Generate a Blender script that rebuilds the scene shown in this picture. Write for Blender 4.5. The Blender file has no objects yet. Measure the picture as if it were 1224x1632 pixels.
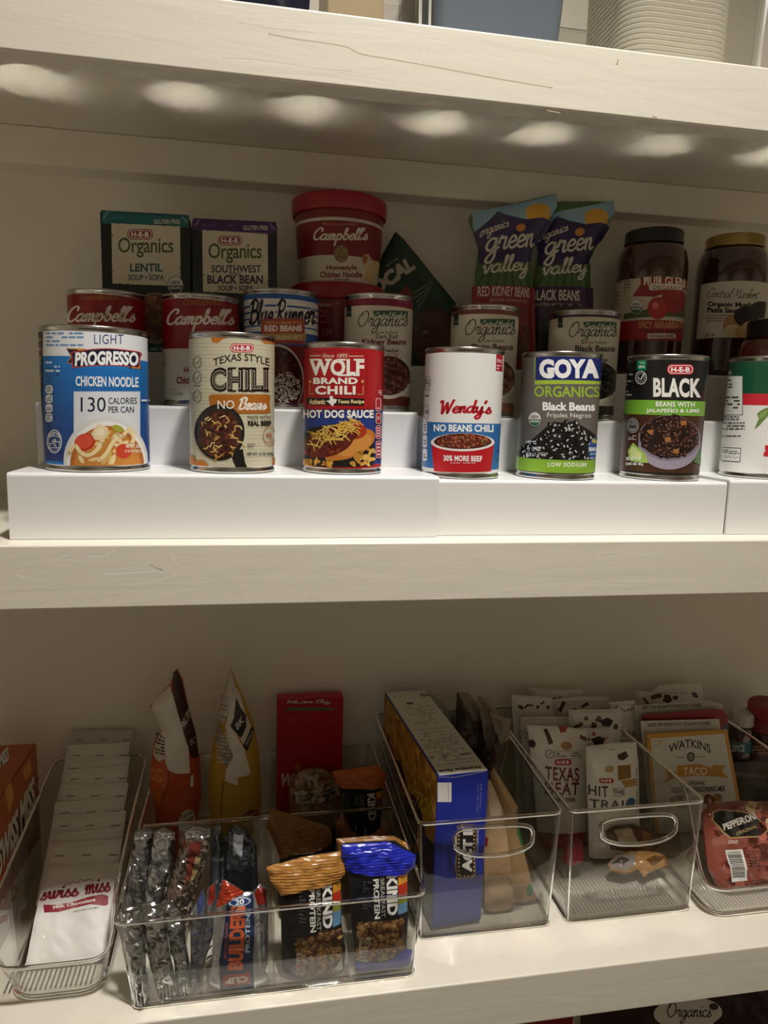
import bpy, bmesh, math, random
from mathutils import Vector, Matrix, noise
from mathutils.geometry import tessellate_polygon
random.seed(7)
MM = 0.001
sc = bpy.context.scene
COL = sc.collection

# ------------------------------------------------------------------ camera
F_PX, YAW, PITCH, ROLL = 1130.83, math.radians(10.42), math.radians(8.39), math.radians(1.56)
CAM = Vector((0.0, -554.21, 108.09))                      # millimetres
FWD = Vector((math.sin(YAW)*math.cos(PITCH), math.cos(YAW)*math.cos(PITCH), -math.sin(PITCH)))
_r0 = Vector((math.cos(YAW), -math.sin(YAW), 0)); _u0 = _r0.cross(FWD)
RGT = _r0*math.cos(ROLL) + _u0*math.sin(ROLL)
UPV = -_r0*math.sin(ROLL) + _u0*math.cos(ROLL)
cd = bpy.data.cameras.new('camera'); cam = bpy.data.objects.new('camera', cd); COL.objects.link(cam)
cd.sensor_fit = 'VERTICAL'; cd.sensor_height = 36.0; cd.lens = 36.0*F_PX/1632.0
cd.clip_start = 0.02; cd.clip_end = 50
M = Matrix.Identity(4)
for i in range(3):
    M[i][0], M[i][1], M[i][2], M[i][3] = RGT[i], UPV[i], -FWD[i], CAM[i]*MM
cam.matrix_world = M
sc.camera = cam

# ------------------------------------------------------------------ light
w = bpy.data.worlds.new('room'); sc.world = w; w.use_nodes = True
w.node_tree.nodes['Background'].inputs[0].default_value = (1.0, 0.86, 0.66, 1)
w.node_tree.nodes['Background'].inputs[1].default_value = 0.02
ld = bpy.data.lights.new('ceiling_downlight', 'AREA'); ld.shape = 'DISK'; ld.size = 0.13
ld.energy = 11.8; ld.spread = math.radians(110); ld.color = (1.0, 0.955, 0.89)
lo = bpy.data.objects.new('ceiling_downlight', ld); COL.objects.link(lo)
lo.location = (0.21, -0.465, 1.30)
sc.view_settings.view_transform = 'Standard'; sc.view_settings.look = 'None'
sc.view_settings.exposure = 0.0; sc.view_settings.gamma = 1.0
sc.view_settings.use_curve_mapping = False
sc.cycles.transparent_max_bounces = 40
sc.cycles.max_bounces = 10; sc.cycles.diffuse_bounces = 6; sc.cycles.glossy_bounces = 5; sc.cycles.transmission_bounces = 8
sc.cycles.blur_glossy = 0.0
sc.cycles.sample_clamp_indirect = 0.0

# ------------------------------------------------------------------ helpers
def ray(x, y):
    return FWD*F_PX + RGT*(x-612.0) - UPV*(y-816.0)
def onY(x, y, Y):
    v = ray(x, y); return CAM + v*((Y-CAM.y)/v.y)
def onZ(x, y, Z):
    v = ray(x, y); return CAM + v*((Z-CAM.z)/v.z)

_m = {}
def lin(h):
    h = h.lstrip('#'); out = []
    for i in (0, 2, 4):
        c = int(h[i:i+2], 16)/255.0
        out.append(c/12.92 if c <= .04045 else ((c+.055)/1.055)**2.4)
    return out
def mat(h, rough=.5, metal=0.0, coat=0.0, bump=0.0, bscale=300.0, spec=.5, vary=0.0, vscale=60.0):
    key = (h, rough, metal, coat, bump, bscale, spec, vary, vscale)
    if key in _m: return _m[key]
    m = bpy.data.materials.new('mat_'+h.lstrip('#')); m.use_nodes = True
    nt = m.node_tree; b = nt.nodes['Principled BSDF']
    c = lin(h)
    b.inputs['Base Color'].default_value = (*c, 1); b.inputs['Roughness'].default_value = rough
    b.inputs['Metallic'].default_value = metal; b.inputs['Coat Weight'].default_value = coat
    b.inputs['Coat Roughness'].default_value = .08
    b.inputs['Specular IOR Level'].default_value = spec
    if bump or vary:
        tc = nt.nodes.new('ShaderNodeTexCoord')
    if bump:
        n = nt.nodes.new('ShaderNodeTexNoise'); n.inputs['Scale'].default_value = bscale; n.inputs['Detail'].default_value = 4
        bp = nt.nodes.new('ShaderNodeBump'); bp.inputs['Strength'].default_value = bump; bp.inputs['Distance'].default_value = .002
        nt.links.new(tc.outputs['Object'], n.inputs['Vector']); nt.links.new(n.outputs['Fac'], bp.inputs['Height'])
        nt.links.new(bp.outputs['Normal'], b.inputs['Normal'])
    if vary:
        n2 = nt.nodes.new('ShaderNodeTexNoise'); n2.inputs['Scale'].default_value = vscale; n2.inputs['Detail'].default_value = 3
        mx = nt.nodes.new('ShaderNodeMix'); mx.data_type = 'RGBA'
        mx.inputs[6].default_value = (*[x*(1-vary) for x in c], 1); mx.inputs[7].default_value = (*[min(1, x*(1+vary)) for x in c], 1)
        nt.links.new(tc.outputs['Object'], n2.inputs['Vector']); nt.links.new(n2.outputs['Fac'], mx.inputs[0])
        nt.links.new(mx.outputs[2], b.inputs['Base Color'])
    _m[key] = m; return m

def paint():
    m = bpy.data.materials.new('cream_shelf_paint'); m.use_nodes = True
    nt = m.node_tree; b = nt.nodes['Principled BSDF']
    b.inputs['Base Color'].default_value = (*lin('e6e0d1'), 1); b.inputs['Roughness'].default_value = .34
    tc = nt.nodes.new('ShaderNodeTexCoord')
    mp = nt.nodes.new('ShaderNodeMapping'); mp.inputs['Scale'].default_value = (3, 14, 22)
    n = nt.nodes.new('ShaderNodeTexNoise'); n.inputs['Scale'].default_value = 2.2; n.inputs['Detail'].default_value = 6; n.inputs['Distortion'].default_value = 1.2
    n2 = nt.nodes.new('ShaderNodeTexVoronoi'); n2.feature = 'DISTANCE_TO_EDGE'; n2.inputs['Scale'].default_value = 5.0
    mp2 = nt.nodes.new('ShaderNodeMapping'); mp2.inputs['Scale'].default_value = (1.2, 4, 5)
    r = nt.nodes.new('ShaderNodeValToRGB'); r.color_ramp.elements[0].position = 0.0; r.color_ramp.elements[1].position = .012
    ad = nt.nodes.new('ShaderNodeMath'); ad.operation = 'MULTIPLY_ADD'; ad.inputs[1].default_value = .35
    bp = nt.nodes.new('ShaderNodeBump'); bp.inputs['Strength'].default_value = .16; bp.inputs['Distance'].default_value = .0025
    L = nt.links.new
    L(tc.outputs['Object'], mp.inputs[0]); L(mp.outputs[0], n.inputs['Vector'])
    L(n.outputs['Color'], mp2.inputs['Location']); L(tc.outputs['Object'], mp2.inputs[0]); L(mp2.outputs[0], n2.inputs['Vector'])
    L(n2.outputs['Distance'], r.inputs[0]); L(r.outputs[0], ad.inputs[0]); L(n.outputs['Fac'], ad.inputs[2])
    L(ad.outputs[0], bp.inputs['Height']); L(bp.outputs[0], b.inputs['Normal'])
    return m
def clear(name, tint, rough=.03, ior=1.49, gain=1.0):
    m = bpy.data.materials.new(name); m.use_nodes = True; nt = m.node_tree
    for n in list(nt.nodes):
        if n.type != 'OUTPUT_MATERIAL': nt.nodes.remove(n)
    out = [n for n in nt.nodes if n.type == 'OUTPUT_MATERIAL'][0]
    t = nt.nodes.new('ShaderNodeBsdfTransparent'); t.inputs[0].default_value = (*tint, 1)
    g = nt.nodes.new('ShaderNodeBsdfGlossy'); g.inputs['Roughness'].default_value = rough; g.inputs[0].default_value = (.95, .95, .95, 1)
    f = nt.nodes.new('ShaderNodeLayerWeight'); f.inputs[0].default_value = .5
    pw = nt.nodes.new('ShaderNodeMath'); pw.operation = 'POWER'; pw.inputs[1].default_value = 4.5
    mu = nt.nodes.new('ShaderNodeMath'); mu.operation = 'MULTIPLY_ADD'; mu.inputs[1].default_value = .9*gain; mu.inputs[2].default_value = ((ior-1)/(ior+1))**2*gain; mu.use_clamp = True
    mx = nt.nodes.new('ShaderNodeMixShader')
    nt.links.new(f.outputs['Facing'], pw.inputs[0]); nt.links.new(pw.outputs[0], mu.inputs[0]); nt.links.new(mu.outputs[0], mx.inputs[0]); nt.links.new(t.outputs[0], mx.inputs[1])
    nt.links.new(g.outputs[0], mx.inputs[2]); nt.links.new(mx.outputs[0], out.inputs[0])
    return m
def glass(name, col, rough=.04, ior=1.49):
    m = bpy.data.materials.new(name); m.use_nodes = True
    b = m.node_tree.nodes['Principled BSDF']
    b.inputs['Base Color'].default_value = (*col, 1); b.inputs['Roughness'].default_value = rough
    b.inputs['Transmission Weight'].default_value = 1.0; b.inputs['IOR'].default_value = ior
    return m
PAINT = paint()
WALL = mat('e9e3d5', .55, bump=.08, bscale=90)
RISER = mat('e3e3e2', .32)
STEEL = mat('c9c8c4', .22, 1.0)
LIDM = mat('e6e4de', .07, 1.0)
CLEAR = clear('clear_plastic', (.94, .94, .93), .04, 1.49, 1.0)
CLEARF = clear('clear_plastic_ribbed', (.95, .95, .94), .12, 1.6, 1.3)
RIMG = glass('clear_plastic_rim', (.93, .93, .93))

ORG = {}
def obj(name, bm, mats, parent=None, loc=None, smooth=True, kind=None, label=None):
    """link a bmesh (world millimetres) as one mesh object; origin at loc or at the thing it belongs to"""
    if parent is not None:
        o0 = ORG[parent.name]
    else:
        o0 = Vector(loc if loc is not None else (0, 0, 0))
    bmesh.ops.recalc_face_normals(bm, faces=bm.faces[:]) if smooth == 'fix' else None
    for v in bm.verts: v.co = (v.co - o0)*MM
    me = bpy.data.meshes.new(name)
    bm.to_mesh(me); bm.free()
    for m in (mats if isinstance(mats, (list, tuple)) else [mats]): me.materials.append(m)
    if smooth:
        me.shade_smooth() if smooth is not False else None
    o = bpy.data.objects.new(name, me); COL.objects.link(o)
    ORG[o.name] = o0
    if parent is not None: o.parent = parent
    else: o.location = o0*MM
    if kind: o['kind'] = kind
    if label: o['label'] = label
    return o
def thing(name, label, cat, loc, group=None):
    o = bpy.data.objects.new(name, None); COL.objects.link(o); o.empty_display_size = .02
    o.location = Vector(loc)*MM; ORG[o.name] = Vector(loc)
    return tag(o, label, cat, group)
def tag(o, label, cat, group=None):
    o['label'] = label; o['category'] = cat
    if group: o['group'] = group
    return o
def sharp(o, deg=35):
    """smooth shading that keeps hard edges"""
    me = o.data; me.shade_smooth()
    try: me.set_sharp_from_angle(angle=math.radians(deg))
    except Exception: pass
    return o
def weigh(o):
    sharp(o, 60); md = o.modifiers.new('face_weights', 'WEIGHTED_NORMAL'); md.keep_sharp = True; return o

def box_bm(x0, x1, y0, y1, z0, z1, bev=0.0, seg=2, bm=None):
    b = bmesh.new()
    bmesh.ops.create_cube(b, size=1)
    for v in b.verts:
        v.co = Vector((x0+(v.co.x+.5)*(x1-x0), y0+(v.co.y+.5)*(y1-y0), z0+(v.co.z+.5)*(z1-z0)))
    if bev: bmesh.ops.bevel(b, geom=b.edges[:], offset=bev, segments=seg, profile=.5, affect='EDGES')
    if bm is None: return b
    merge(bm, b); return bm
def merge(dst, src, mi=None):
    vm = {}
    for v in src.verts: vm[v] = dst.verts.new(v.co)
    for f in src.faces:
        try:
            nf = dst.faces.new([vm[v] for v in f.verts]); nf.material_index = f.material_index if mi is None else mi; nf.smooth = f.smooth
        except ValueError: pass
    src.free(); return dst
def lathe(cx, cy, prof, n=64, bm=None, mi=0, mis=None):
    """surface of revolution about a vertical axis; prof = [(r, z), ...]"""
    bm = bm or bmesh.new(); rings = []
    for r, z in prof:
        if r < 1e-4: rings.append([bm.verts.new((cx, cy, z))])
        else: rings.append([bm.verts.new((cx+r*math.sin(2*math.pi*i/n), cy-r*math.cos(2*math.pi*i/n), z)) for i in range(n)])
    for k in range(len(rings)-1):
        a, b = rings[k], rings[k+1]; m = mis[k] if mis else mi
        for i in range(n):
            j = (i+1) % n
            if len(a) == 1 and len(b) == 1: continue
            if len(a) == 1: f = bm.faces.new((a[0], b[j], b[i]))
            elif len(b) == 1: f = bm.faces.new((a[i], a[j], b[0]))
            else: f = bm.faces.new((a[i], a[j], b[j], b[i]))
            f.material_index = m
    return bm
def tube(path, r, closed=False, n=8, bm=None, mi=0):
    bm = bm or bmesh.new(); P = [Vector(p) for p in path]; N = len(P); rings = []
    for i, p in enumerate(P):
        a = P[(i-1) % N] if (closed or i) else p; b = P[(i+1) % N] if (closed or i < N-1) else p
        t = (b-a).normalized(); up = Vector((0, 0, 1)) if abs(t.z) < .9 else Vector((0, 1, 0))
        s = t.cross(up).normalized(); q = s.cross(t)
        rings.append([bm.verts.new(p + s*(r*math.cos(2*math.pi*k/n)) + q*(r*math.sin(2*math.pi*k/n))) for k in range(n)])
    for i in range(N if closed else N-1):
        a, b = rings[i], rings[(i+1) % N]
        for k in range(n):
            f = bm.faces.new((a[k], a[(k+1) % n], b[(k+1) % n], b[k])); f.material_index = mi
    if not closed:
        bm.faces.new(rings[0][::-1]).material_index = mi; bm.faces.new(rings[-1]).material_index = mi
    return bm

# ------------------------------------------------------------------ surfaces that printed art is laid on
class Plane:
    """plane y = Y0 + k (z - z0) + m (x - x0), seen from the front"""
    def __init__(s, Y0, k=0.0, m=0.0, x0=0.0, z0=0.0):
        s.O = Vector((x0, Y0, z0)); s.ux = Vector((1, m, 0)).normalized(); s.n = Vector((m, -1, k)).normalized(); s.uv = s.n.cross(s.ux)
        if s.uv.z < 0: s.uv = -s.uv
    def inv(s, x, y):
        v = ray(x, y); t = (s.O-CAM).dot(s.n)/v.dot(s.n); p = CAM+v*t-s.O
        return p.dot(s.ux), p.dot(s.uv)
    def P(s, u, v, h=0.0): return s.O + s.ux*u + s.uv*v + s.n*h
class Quad(Plane):
    """any flat face: origin, u axis, v axis"""
    def __init__(s, O, ux, uv):
        s.O = Vector(O); s.ux = Vector(ux).normalized(); s.n = s.ux.cross(Vector(uv)).normalized(); s.uv = s.n.cross(s.ux)
class Cyl:
    """upright round surface with radius R(z); u is arc length from the front, v the height"""
    def __init__(s, cx, cy, R, z0):
        s.cx, s.cy, s.z0 = cx, cy, z0; s.Rf = R if callable(R) else (lambda v: R); s.R0 = s.Rf(50.0)
    def inv(s, x, y):
        d = ray(x, y); o = CAM-Vector((s.cx, s.cy, 0)); R = s.R0; v = 50.0
        for _ in range(4):
            a = d.x*d.x+d.y*d.y; b = o.x*d.x+o.y*d.y; c = o.x*o.x+o.y*o.y-R*R
            D = b*b-a*c; t = (-b-math.sqrt(D))/a if D > 0 else -b/a
            p = o+d*t; v = p.z-s.z0; R = s.Rf(v)
        return s.R0*math.atan2(p.x, -p.y), v
    def P(s, u, v, h=0.0):
        a = u/s.R0; r = s.Rf(v)+h
        return Vector((s.cx+r*math.sin(a), s.cy-r*math.cos(a), s.z0+v))

# ------------------------------------------------------------------ lettering
_txt = {}
def glyphs(body, bold=0.0, shear=0.0, space=1.0):
    k = (body, bold, shear, space)
    if k not in _txt:
        c = bpy.data.curves.new('lettering', 'FONT'); c.body = body; c.resolution_u = 3; c.offset = bold; c.shear = shear; c.space_character = space
        o = bpy.data.objects.new('lettering', c); me = bpy.data.meshes.new_from_object(o)
        _txt[k] = ([(v.co.x, v.co.y) for v in me.vertices], [tuple(p.vertices) for p in me.polygons])
        bpy.data.objects.remove(o); bpy.data.curves.remove(c); bpy.data.meshes.remove(me)
    return _txt[k]
SCR = {
 'a': (1.0, [[(.78,.85),(.5,1),(.15,.7),(.1,.25),(.35,0),(.65,.3),(.8,.95)],[(.8,.95),(.75,.25),(.88,0),(1.08,.2)]]),
 'b': (.9, [[(.05,.4),(.4,1.4),(.45,2),(.25,1.8),(.2,.4),(.4,0),(.75,.3),(.7,.85),(.4,.95),(.25,.6)]]),
 'c': (.8, [[(.75,.8),(.5,1),(.15,.7),(.15,.25),(.4,0),(.85,.25)]]),
 'd': (1.02, [[(.78,.85),(.5,1),(.15,.7),(.1,.25),(.35,0),(.65,.3),(.8,.95)],[(.95,2),(.78,.3),(.9,0),(1.1,.2)]]),
 'e': (.78, [[(.12,.45),(.6,.55),(.7,.85),(.45,1),(.15,.6),(.2,.15),(.5,0),(.85,.25)]]),
 'g': (.98, [[(.78,.85),(.5,1),(.15,.7),(.1,.25),(.35,0),(.65,.3),(.8,.95)],[(.82,.95),(.75,-.5),(.45,-1),(.1,-.8),(.4,-.3),(1.05,.2)]]),
 'i': (.5, [[(.1,.5),(.3,1),(.25,.2),(.4,0),(.6,.2)],[(.33,1.38),(.37,1.46)]]),
 'k': (.85, [[(.05,.4),(.4,1.9),(.3,2),(.2,0)],[(.7,1),(.3,.5),(.7,0),(.9,.15)]]),
 'l': (.5, [[(.05,.4),(.4,1.4),(.45,2),(.25,1.8),(.2,.3),(.38,0),(.6,.25)]]),
 'm': (1.2, [[(.05,.6),(.22,1),(.2,0)],[(.2,.5),(.48,1),(.6,.8),(.55,0)],[(.57,.5),(.85,1),(.97,.8),(.92,.2),(1.05,0),(1.25,.2)]]),
 'n': (.9, [[(.05,.6),(.22,1),(.2,0)],[(.2,.5),(.5,1),(.65,.8),(.6,.2),(.75,0),(.95,.2)]]),
 'o': (.86, [[(.45,1),(.12,.6),(.2,.1),(.5,.0),(.76,.4),(.65,.9),(.42,1),(.6,.8),(.92,.85)]]),
 'p': (.95, [[(.05,.6),(.22,1),(.12,-1)],[(.2,.4),(.5,1),(.78,.7),(.7,.15),(.4,0),(.2,.25)]]),
 'r': (.75, [[(.05,.5),(.22,1.1),(.32,.9),(.6,.95),(.5,.2),(.62,0),(.82,.2)]]),
 's': (.65, [[(.05,.1),(.4,1.05),(.35,.75),(.6,.35),(.4,0),(.1,.1)]]),
 't': (.6, [[(.4,1.7),(.25,.3),(.4,0),(.65,.25)],[(.1,1.1),(.65,1.15)]]),
 'u': (1.0, [[(.1,.7),(.2,1),(.15,.3),(.35,0),(.65,.4),(.75,1)],[(.75,1),(.7,.25),(.85,0),(1.05,.2)]]),
 'v': (.8, [[(.1,.8),(.2,1),(.35,0),(.7,.9),(.85,.95)]]),
 'w': (1.1, [[(.05,.8),(.2,1),(.25,.2),(.45,0),(.6,.4),(.65,1)],[(.65,1),(.62,.2),(.8,0),(1.0,.5),(1.02,1),(1.15,.9)]]),
 'y': (.95, [[(.1,.7),(.2,1),(.18,.3),(.4,.05),(.7,.5),(.78,1)],[(.78,1),(.7,-.5),(.4,-1),(.15,-.75),(.5,-.2),(1.0,.2)]]),
 "'": (.3, [[(.2,2),(.1,1.6)]]), ' ': (.5, []),
 'C': (1.05, [[(1.05,1.5),(1.05,1.95),(.6,2),(.15,1.2),(.2,.3),(.6,0),(1.1,.4)]]),
 'B': (1.1, [[(.35,2),(.2,0)],[(0,1.7),(.5,2.1),(1,1.8),(.8,1.15),(.4,1.1)],[(.4,1.1),(1,1),(1.05,.4),(.6,0),(.1,.15)]]),
 'R': (1.2, [[(.35,2),(.2,0)],[(0,1.6),(.5,2.1),(1.05,1.8),(.9,1.2),(.4,1.0)],[(.4,1.0),(.8,.4),(1.1,0),(1.3,.2)]]),
 'M': (1.4, [[(.05,0),(.35,2)],[(.35,2),(.6,.4)],[(.6,.4),(1.2,2)],[(1.2,2),(1.15,.2),(1.3,0),(1.5,.2)]]),
 'O': (1.5, [[(.8,2.05),(.25,1.7),(.05,.9),(.35,.1),(.8,-.05),(1.25,.5),(1.3,1.4),(.95,2.0),(.5,1.9),(.35,1.3)]]),
 'W': (1.5, [[(0,1.9),(.2,2),(.35,0)],[(.35,0),(.8,1.7)],[(.8,1.7),(.95,0)],[(.95,0),(1.5,2.1)]]),
 'G': (1.2, [[(1.05,1.6),(1.0,1.95),(.6,2),(.15,1.2),(.2,.3),(.6,0),(1.0,.4),(1.05,.95)],[(.65,.95),(1.2,.95)]]),
 'V': (1.2, [[(0,1.9),(.2,2),(.5,0),(1.1,2)]]),
}
def crom(P, n=5):
    if len(P) < 3: return P
    Q = [(2*P[0][0]-P[1][0], 2*P[0][1]-P[1][1])]+list(P)+[(2*P[-1][0]-P[-2][0], 2*P[-1][1]-P[-2][1])]; out = []
    for i in range(1, len(Q)-2):
        for k in range(n):
            t = k/n; a, b, c, d = Q[i-1:i+3]
            out.append(tuple(.5*(2*b[j]+(c[j]-a[j])*t+(2*a[j]-5*b[j]+4*c[j]-d[j])*t*t+(3*b[j]-a[j]-3*c[j]+d[j])*t**3) for j in (0, 1)))
    out.append(P[-1]); return out
def ribbon(pts, w):
    """thick line as quads with round ends"""
    V, Fc = [], []; n = len(pts)
    for i, p in enumerate(pts):
        a = pts[max(i-1, 0)]; b = pts[min(i+1, n-1)]
        dx, dy = b[0]-a[0], b[1]-a[1]; l = math.hypot(dx, dy) or 1; nx, ny = -dy/l*w/2, dx/l*w/2
        V += [(p[0]+nx, p[1]+ny), (p[0]-nx, p[1]-ny)]
        if i: Fc.append((2*i-2, 2*i-1, 2*i+1, 2*i))
    for e in (0, n-1):
        k = len(V); V += [(pts[e][0]+w/2*math.cos(j*math.pi/3), pts[e][1]+w/2*math.sin(j*math.pi/3)) for j in range(6)]
        Fc.append(tuple(range(k, k+6)))
    return V, Fc
def script(body, w=.22, shear=.25):
    V, Fc, x = [], [], 0.0
    for ch in body:
        adv, st = SCR[ch]
        for s in st:
            v, f = ribbon(crom(s), w); k = len(V)
            V += [(x+p[0]+shear*p[1], p[1]) for p in v]; Fc += [tuple(i+k for i in q) for q in f]
        x += adv
    return V, Fc

class Art:
    """flat printed shapes given in picture-crop pixels, carried onto a surface and laid on it as very thin layers"""
    EPS = .014
    def __init__(s, surf, crop=(1.0, 0, 0), tilt=0.0):
        s.S = surf; s.c = crop; s.L = []; s.mats = []; s.tilt = tilt; s.rough = .38; s.coat = 0.0
    def px(s, x, y):
        k, ox, oy = s.c; return s.S.inv(ox+x/k, oy+y/k)
    def mi(s, c):
        m = c if not isinstance(c, str) else mat(c, s.rough, coat=s.coat)
        if m not in s.mats: s.mats.append(m)
        return s.mats.index(m)
    def add(s, V, Fc, c, same=False):
        lv = s.L[-1][3] if (same and s.L) else (s.L[-1][3]+1 if s.L else 0)
        s.L.append((V, Fc, s.mi(c), lv)); return s
    def uvP(s, V, c, same=False):
        t = tessellate_polygon([[Vector((p[0], p[1], 0)) for p in V]])
        return s.add(V, [tuple(q) for q in t], c, same)
    def uvR(s, u0, v0, u1, v1, c, same=False): return s.add([(u0, v0), (u1, v0), (u1, v1), (u0, v1)], [(0, 1, 2, 3)], c, same)
    def P(s, pts, c, same=False): return s.uvP([s.px(*p) for p in pts], c, same)
    def R(s, x0, y0, x1, y1, c, same=False, r=0):
        d = s.tilt*(x1-x0)
        if r:
            pts = []
            for cx, cy, a0 in ((x1-r, y0+r, -90), (x1-r, y1-r, 0), (x0+r, y1-r, 90), (x0+r, y0+r, 180)):
                for k in range(6):
                    a = math.radians(a0+k*18); X = cx+r*math.cos(a); pts.append((X, cy+r*math.sin(a)+s.tilt*(X-x0)))
            return s.P(pts, c, same)
        return s.P([(x0, y0), (x1, y0+d), (x1, y1+d), (x0, y1)], c, same)
    def E(s, cx, cy, rx, ry, c, n=28, rot=0, same=False, a0=0, a1=360):
        ca, sa = math.cos(math.radians(rot)), math.sin(math.radians(rot)); pts = []
        for i in range(n if a1-a0 == 360 else n+1):
            a = math.radians(a0+(a1-a0)*i/n); x, y = rx*math.cos(a), ry*math.sin(a)
            pts.append((cx+x*ca-y*sa, cy+x*sa+y*ca))
        return s.P(pts, c, same)
    def ring(s, cx, cy, rx, ry, w, c, a0=0, a1=360, n=30):
        return s.S_([(cx+rx*math.cos(math.radians(a0+(a1-a0)*i/n)), cy+ry*math.sin(math.radians(a0+(a1-a0)*i/n))) for i in range(n+1)], w, c)
    def S_(s, pts, w, c, same=False):
        V, Fc = ribbon(pts, w); return s.add([s.px(*p) for p in V], Fc, c, same)
    def _fit(s, V, Fc, x0, y0, x1, y1, c, arc=0.0, quad=None, same=False, tilt=None):
        a0 = min(p[0] for p in V); a1 = max(p[0] for p in V); b0 = min(p[1] for p in V); b1 = max(p[1] for p in V)
        out = []; tl = s.tilt if tilt is None else tilt
        for a, b in V:
            p, q = (a-a0)/((a1-a0) or 1), (b-b0)/((b1-b0) or 1)
            if quad:
                A, B, C = quad; out.append(s.px(A[0]+(B[0]-A[0])*p+(C[0]-A[0])*q, A[1]+(B[1]-A[1])*p+(C[1]-A[1])*q))
            else:
                x = x0+(x1-x0)*p; out.append(s.px(x, y1-(y1-y0)*q+tl*(x-x0)-arc*(1-(2*p-1)**2)))
        return s.add(out, Fc, c, same)
    def T(s, body, x0, y0, x1, y1, c, bold=0.0, shear=0.0, arc=0.0, quad=None, same=False, space=1.0, tilt=None):
        V, Fc = glyphs(body, bold, shear, space); return s._fit(V, Fc, x0, y0, x1, y1, c, arc, quad, same, tilt)
    def SC(s, body, x0, y0, x1, y1, c, w=.24, shear=.25, arc=0.0, quad=None, same=False, tilt=None):
        V, Fc = script(body, w, shear); return s._fit(V, Fc, x0, y0, x1, y1, c, arc, quad, same, tilt)
    def fine(s, x0, y0, x1, y1, rows, c, seed=1, fill=.8):
        """a block of print too small to read: rows of short dashes"""
        r = random.Random(seed); V, Fc = [], []; h = (y1-y0)/rows
        for k in range(rows):
            x = x0
            while x < x1:
                wd = min(r.uniform(.6, 2.2)*h, x1-x)
                if r.random() < fill:
                    n = len(V); yy = y0+k*h+s.tilt*(x-x0)
                    V += [s.px(x, yy+h*.2), s.px(x+wd, yy+h*.2), s.px(x+wd, yy+h*.68), s.px(x, yy+h*.68)]; Fc.append((n, n+1, n+2, n+3))
                x += wd+h*.35
        return s.add(V, Fc, c)
    def blobs(s, inside, box, n, rx, ry, cols, seed=1, hi=None, rotr=(0, 180)):
        """scattered bean, pasta or nut shapes; inside(x, y) keeps them on the picture"""
        r = random.Random(seed); k = 0; x0, y0, x1, y1 = box; tries = 0
        lv = s.L[-1][3]+1 if s.L else 0
        while k < n and tries < n*20:
            tries += 1; x, y = r.uniform(x0, x1), r.uniform(y0, y1)
            if not inside(x, y): continue
            a, b, rot = r.uniform(.75, 1.2)*rx, r.uniform(.75, 1.2)*ry, r.uniform(*rotr)
            ca, sa = math.cos(math.radians(rot)), math.sin(math.radians(rot))
            q = r.choice(cols)
            def el(sx, sy, dx, dy, col, l, m=9):
                pts = []
                for i in range(m):
                    t = 2*math.pi*i/m; X, Y = sx*math.cos(t)+dx, sy*math.sin(t)+dy; pts.append(s.px(x+X*ca-Y*sa, y+X*sa+Y*ca))
                s.L.append((pts, [tuple(range(m))], s.mi(col), l))
            l = lv+(k % 4)*(2 if hi else 1)
            el(a, b, 0, 0, q, l)
            if hi: el(a*.42, b*.28, -a*.1, -b*.35, hi, l+1, 6)
            k += 1
        return s
    def build(s, bm, su=None, sv=None, clip=None, surf=None, base=None):
        """slice every layer on one grid and lay it on the surface"""
        T = bmesh.new()
        hl = T.verts.layers.float.new('h')
        for V, Fc, mi, lv in s.L:
            vs = []
            for p in V:
                q = T.verts.new((p[0], p[1], 0)); q[hl] = lv*s.EPS; vs.append(q)
            for f in Fc:
                try:
                    nf = T.faces.new([vs[i] for i in f]); nf.material_index = mi
                except ValueError: pass
        for f in T.faces:
            if f.normal.z < 0 or (f.normal.length < .5): pass
        T.normal_update()
        for f in list(T.faces):
            if f.normal.z < 0: f.normal_flip()
        def cut(co, no, co_out=False):
            bmesh.ops.bisect_plane(T, geom=T.verts[:]+T.edges[:]+T.faces[:], plane_co=co, plane_no=no, clear_outer=co_out, dist=1e-6)
        if clip:
            u0, v0, u1, v1 = clip
            for co, no in (((u0, 0, 0), (-1, 0, 0)), ((u1, 0, 0), (1, 0, 0)), ((0, v0, 0), (0, -1, 0)), ((0, v1, 0), (0, 1, 0))): cut(co, no, True)
        us = [v.co.x for v in T.verts]; vs_ = [v.co.y for v in T.verts]
        if su:
            k = math.floor(min(us)/su)+1
            while k*su < max(us): cut((k*su, 0, 0), (1, 0, 0)); k += 1
        if sv:
            k = math.floor(min(vs_)/sv)+1
            while k*sv < max(vs_): cut((0, k*sv, 0), (0, 1, 0)); k += 1
        if su and sv:
            lo = min(p.co.x/su+p.co.y/sv for p in T.verts); hi = max(p.co.x/su+p.co.y/sv for p in T.verts); k = math.floor(lo)+1
            while k < hi: cut((k*su, 0, 0), (1/su, 1/sv, 0)); k += 1
        F_ = surf or s.S.P; nodes = {}
        # every layer follows one and the same faceted surface, so thin layers never cut through each other
        def node(i, j):
            if (i, j) not in nodes:
                p = F_(i*su, j*sv if sv else j, 0.0); nodes[(i, j)] = (p, (F_(i*su, j*sv if sv else j, 1.0)-p).normalized())
            return nodes[(i, j)]
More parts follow.
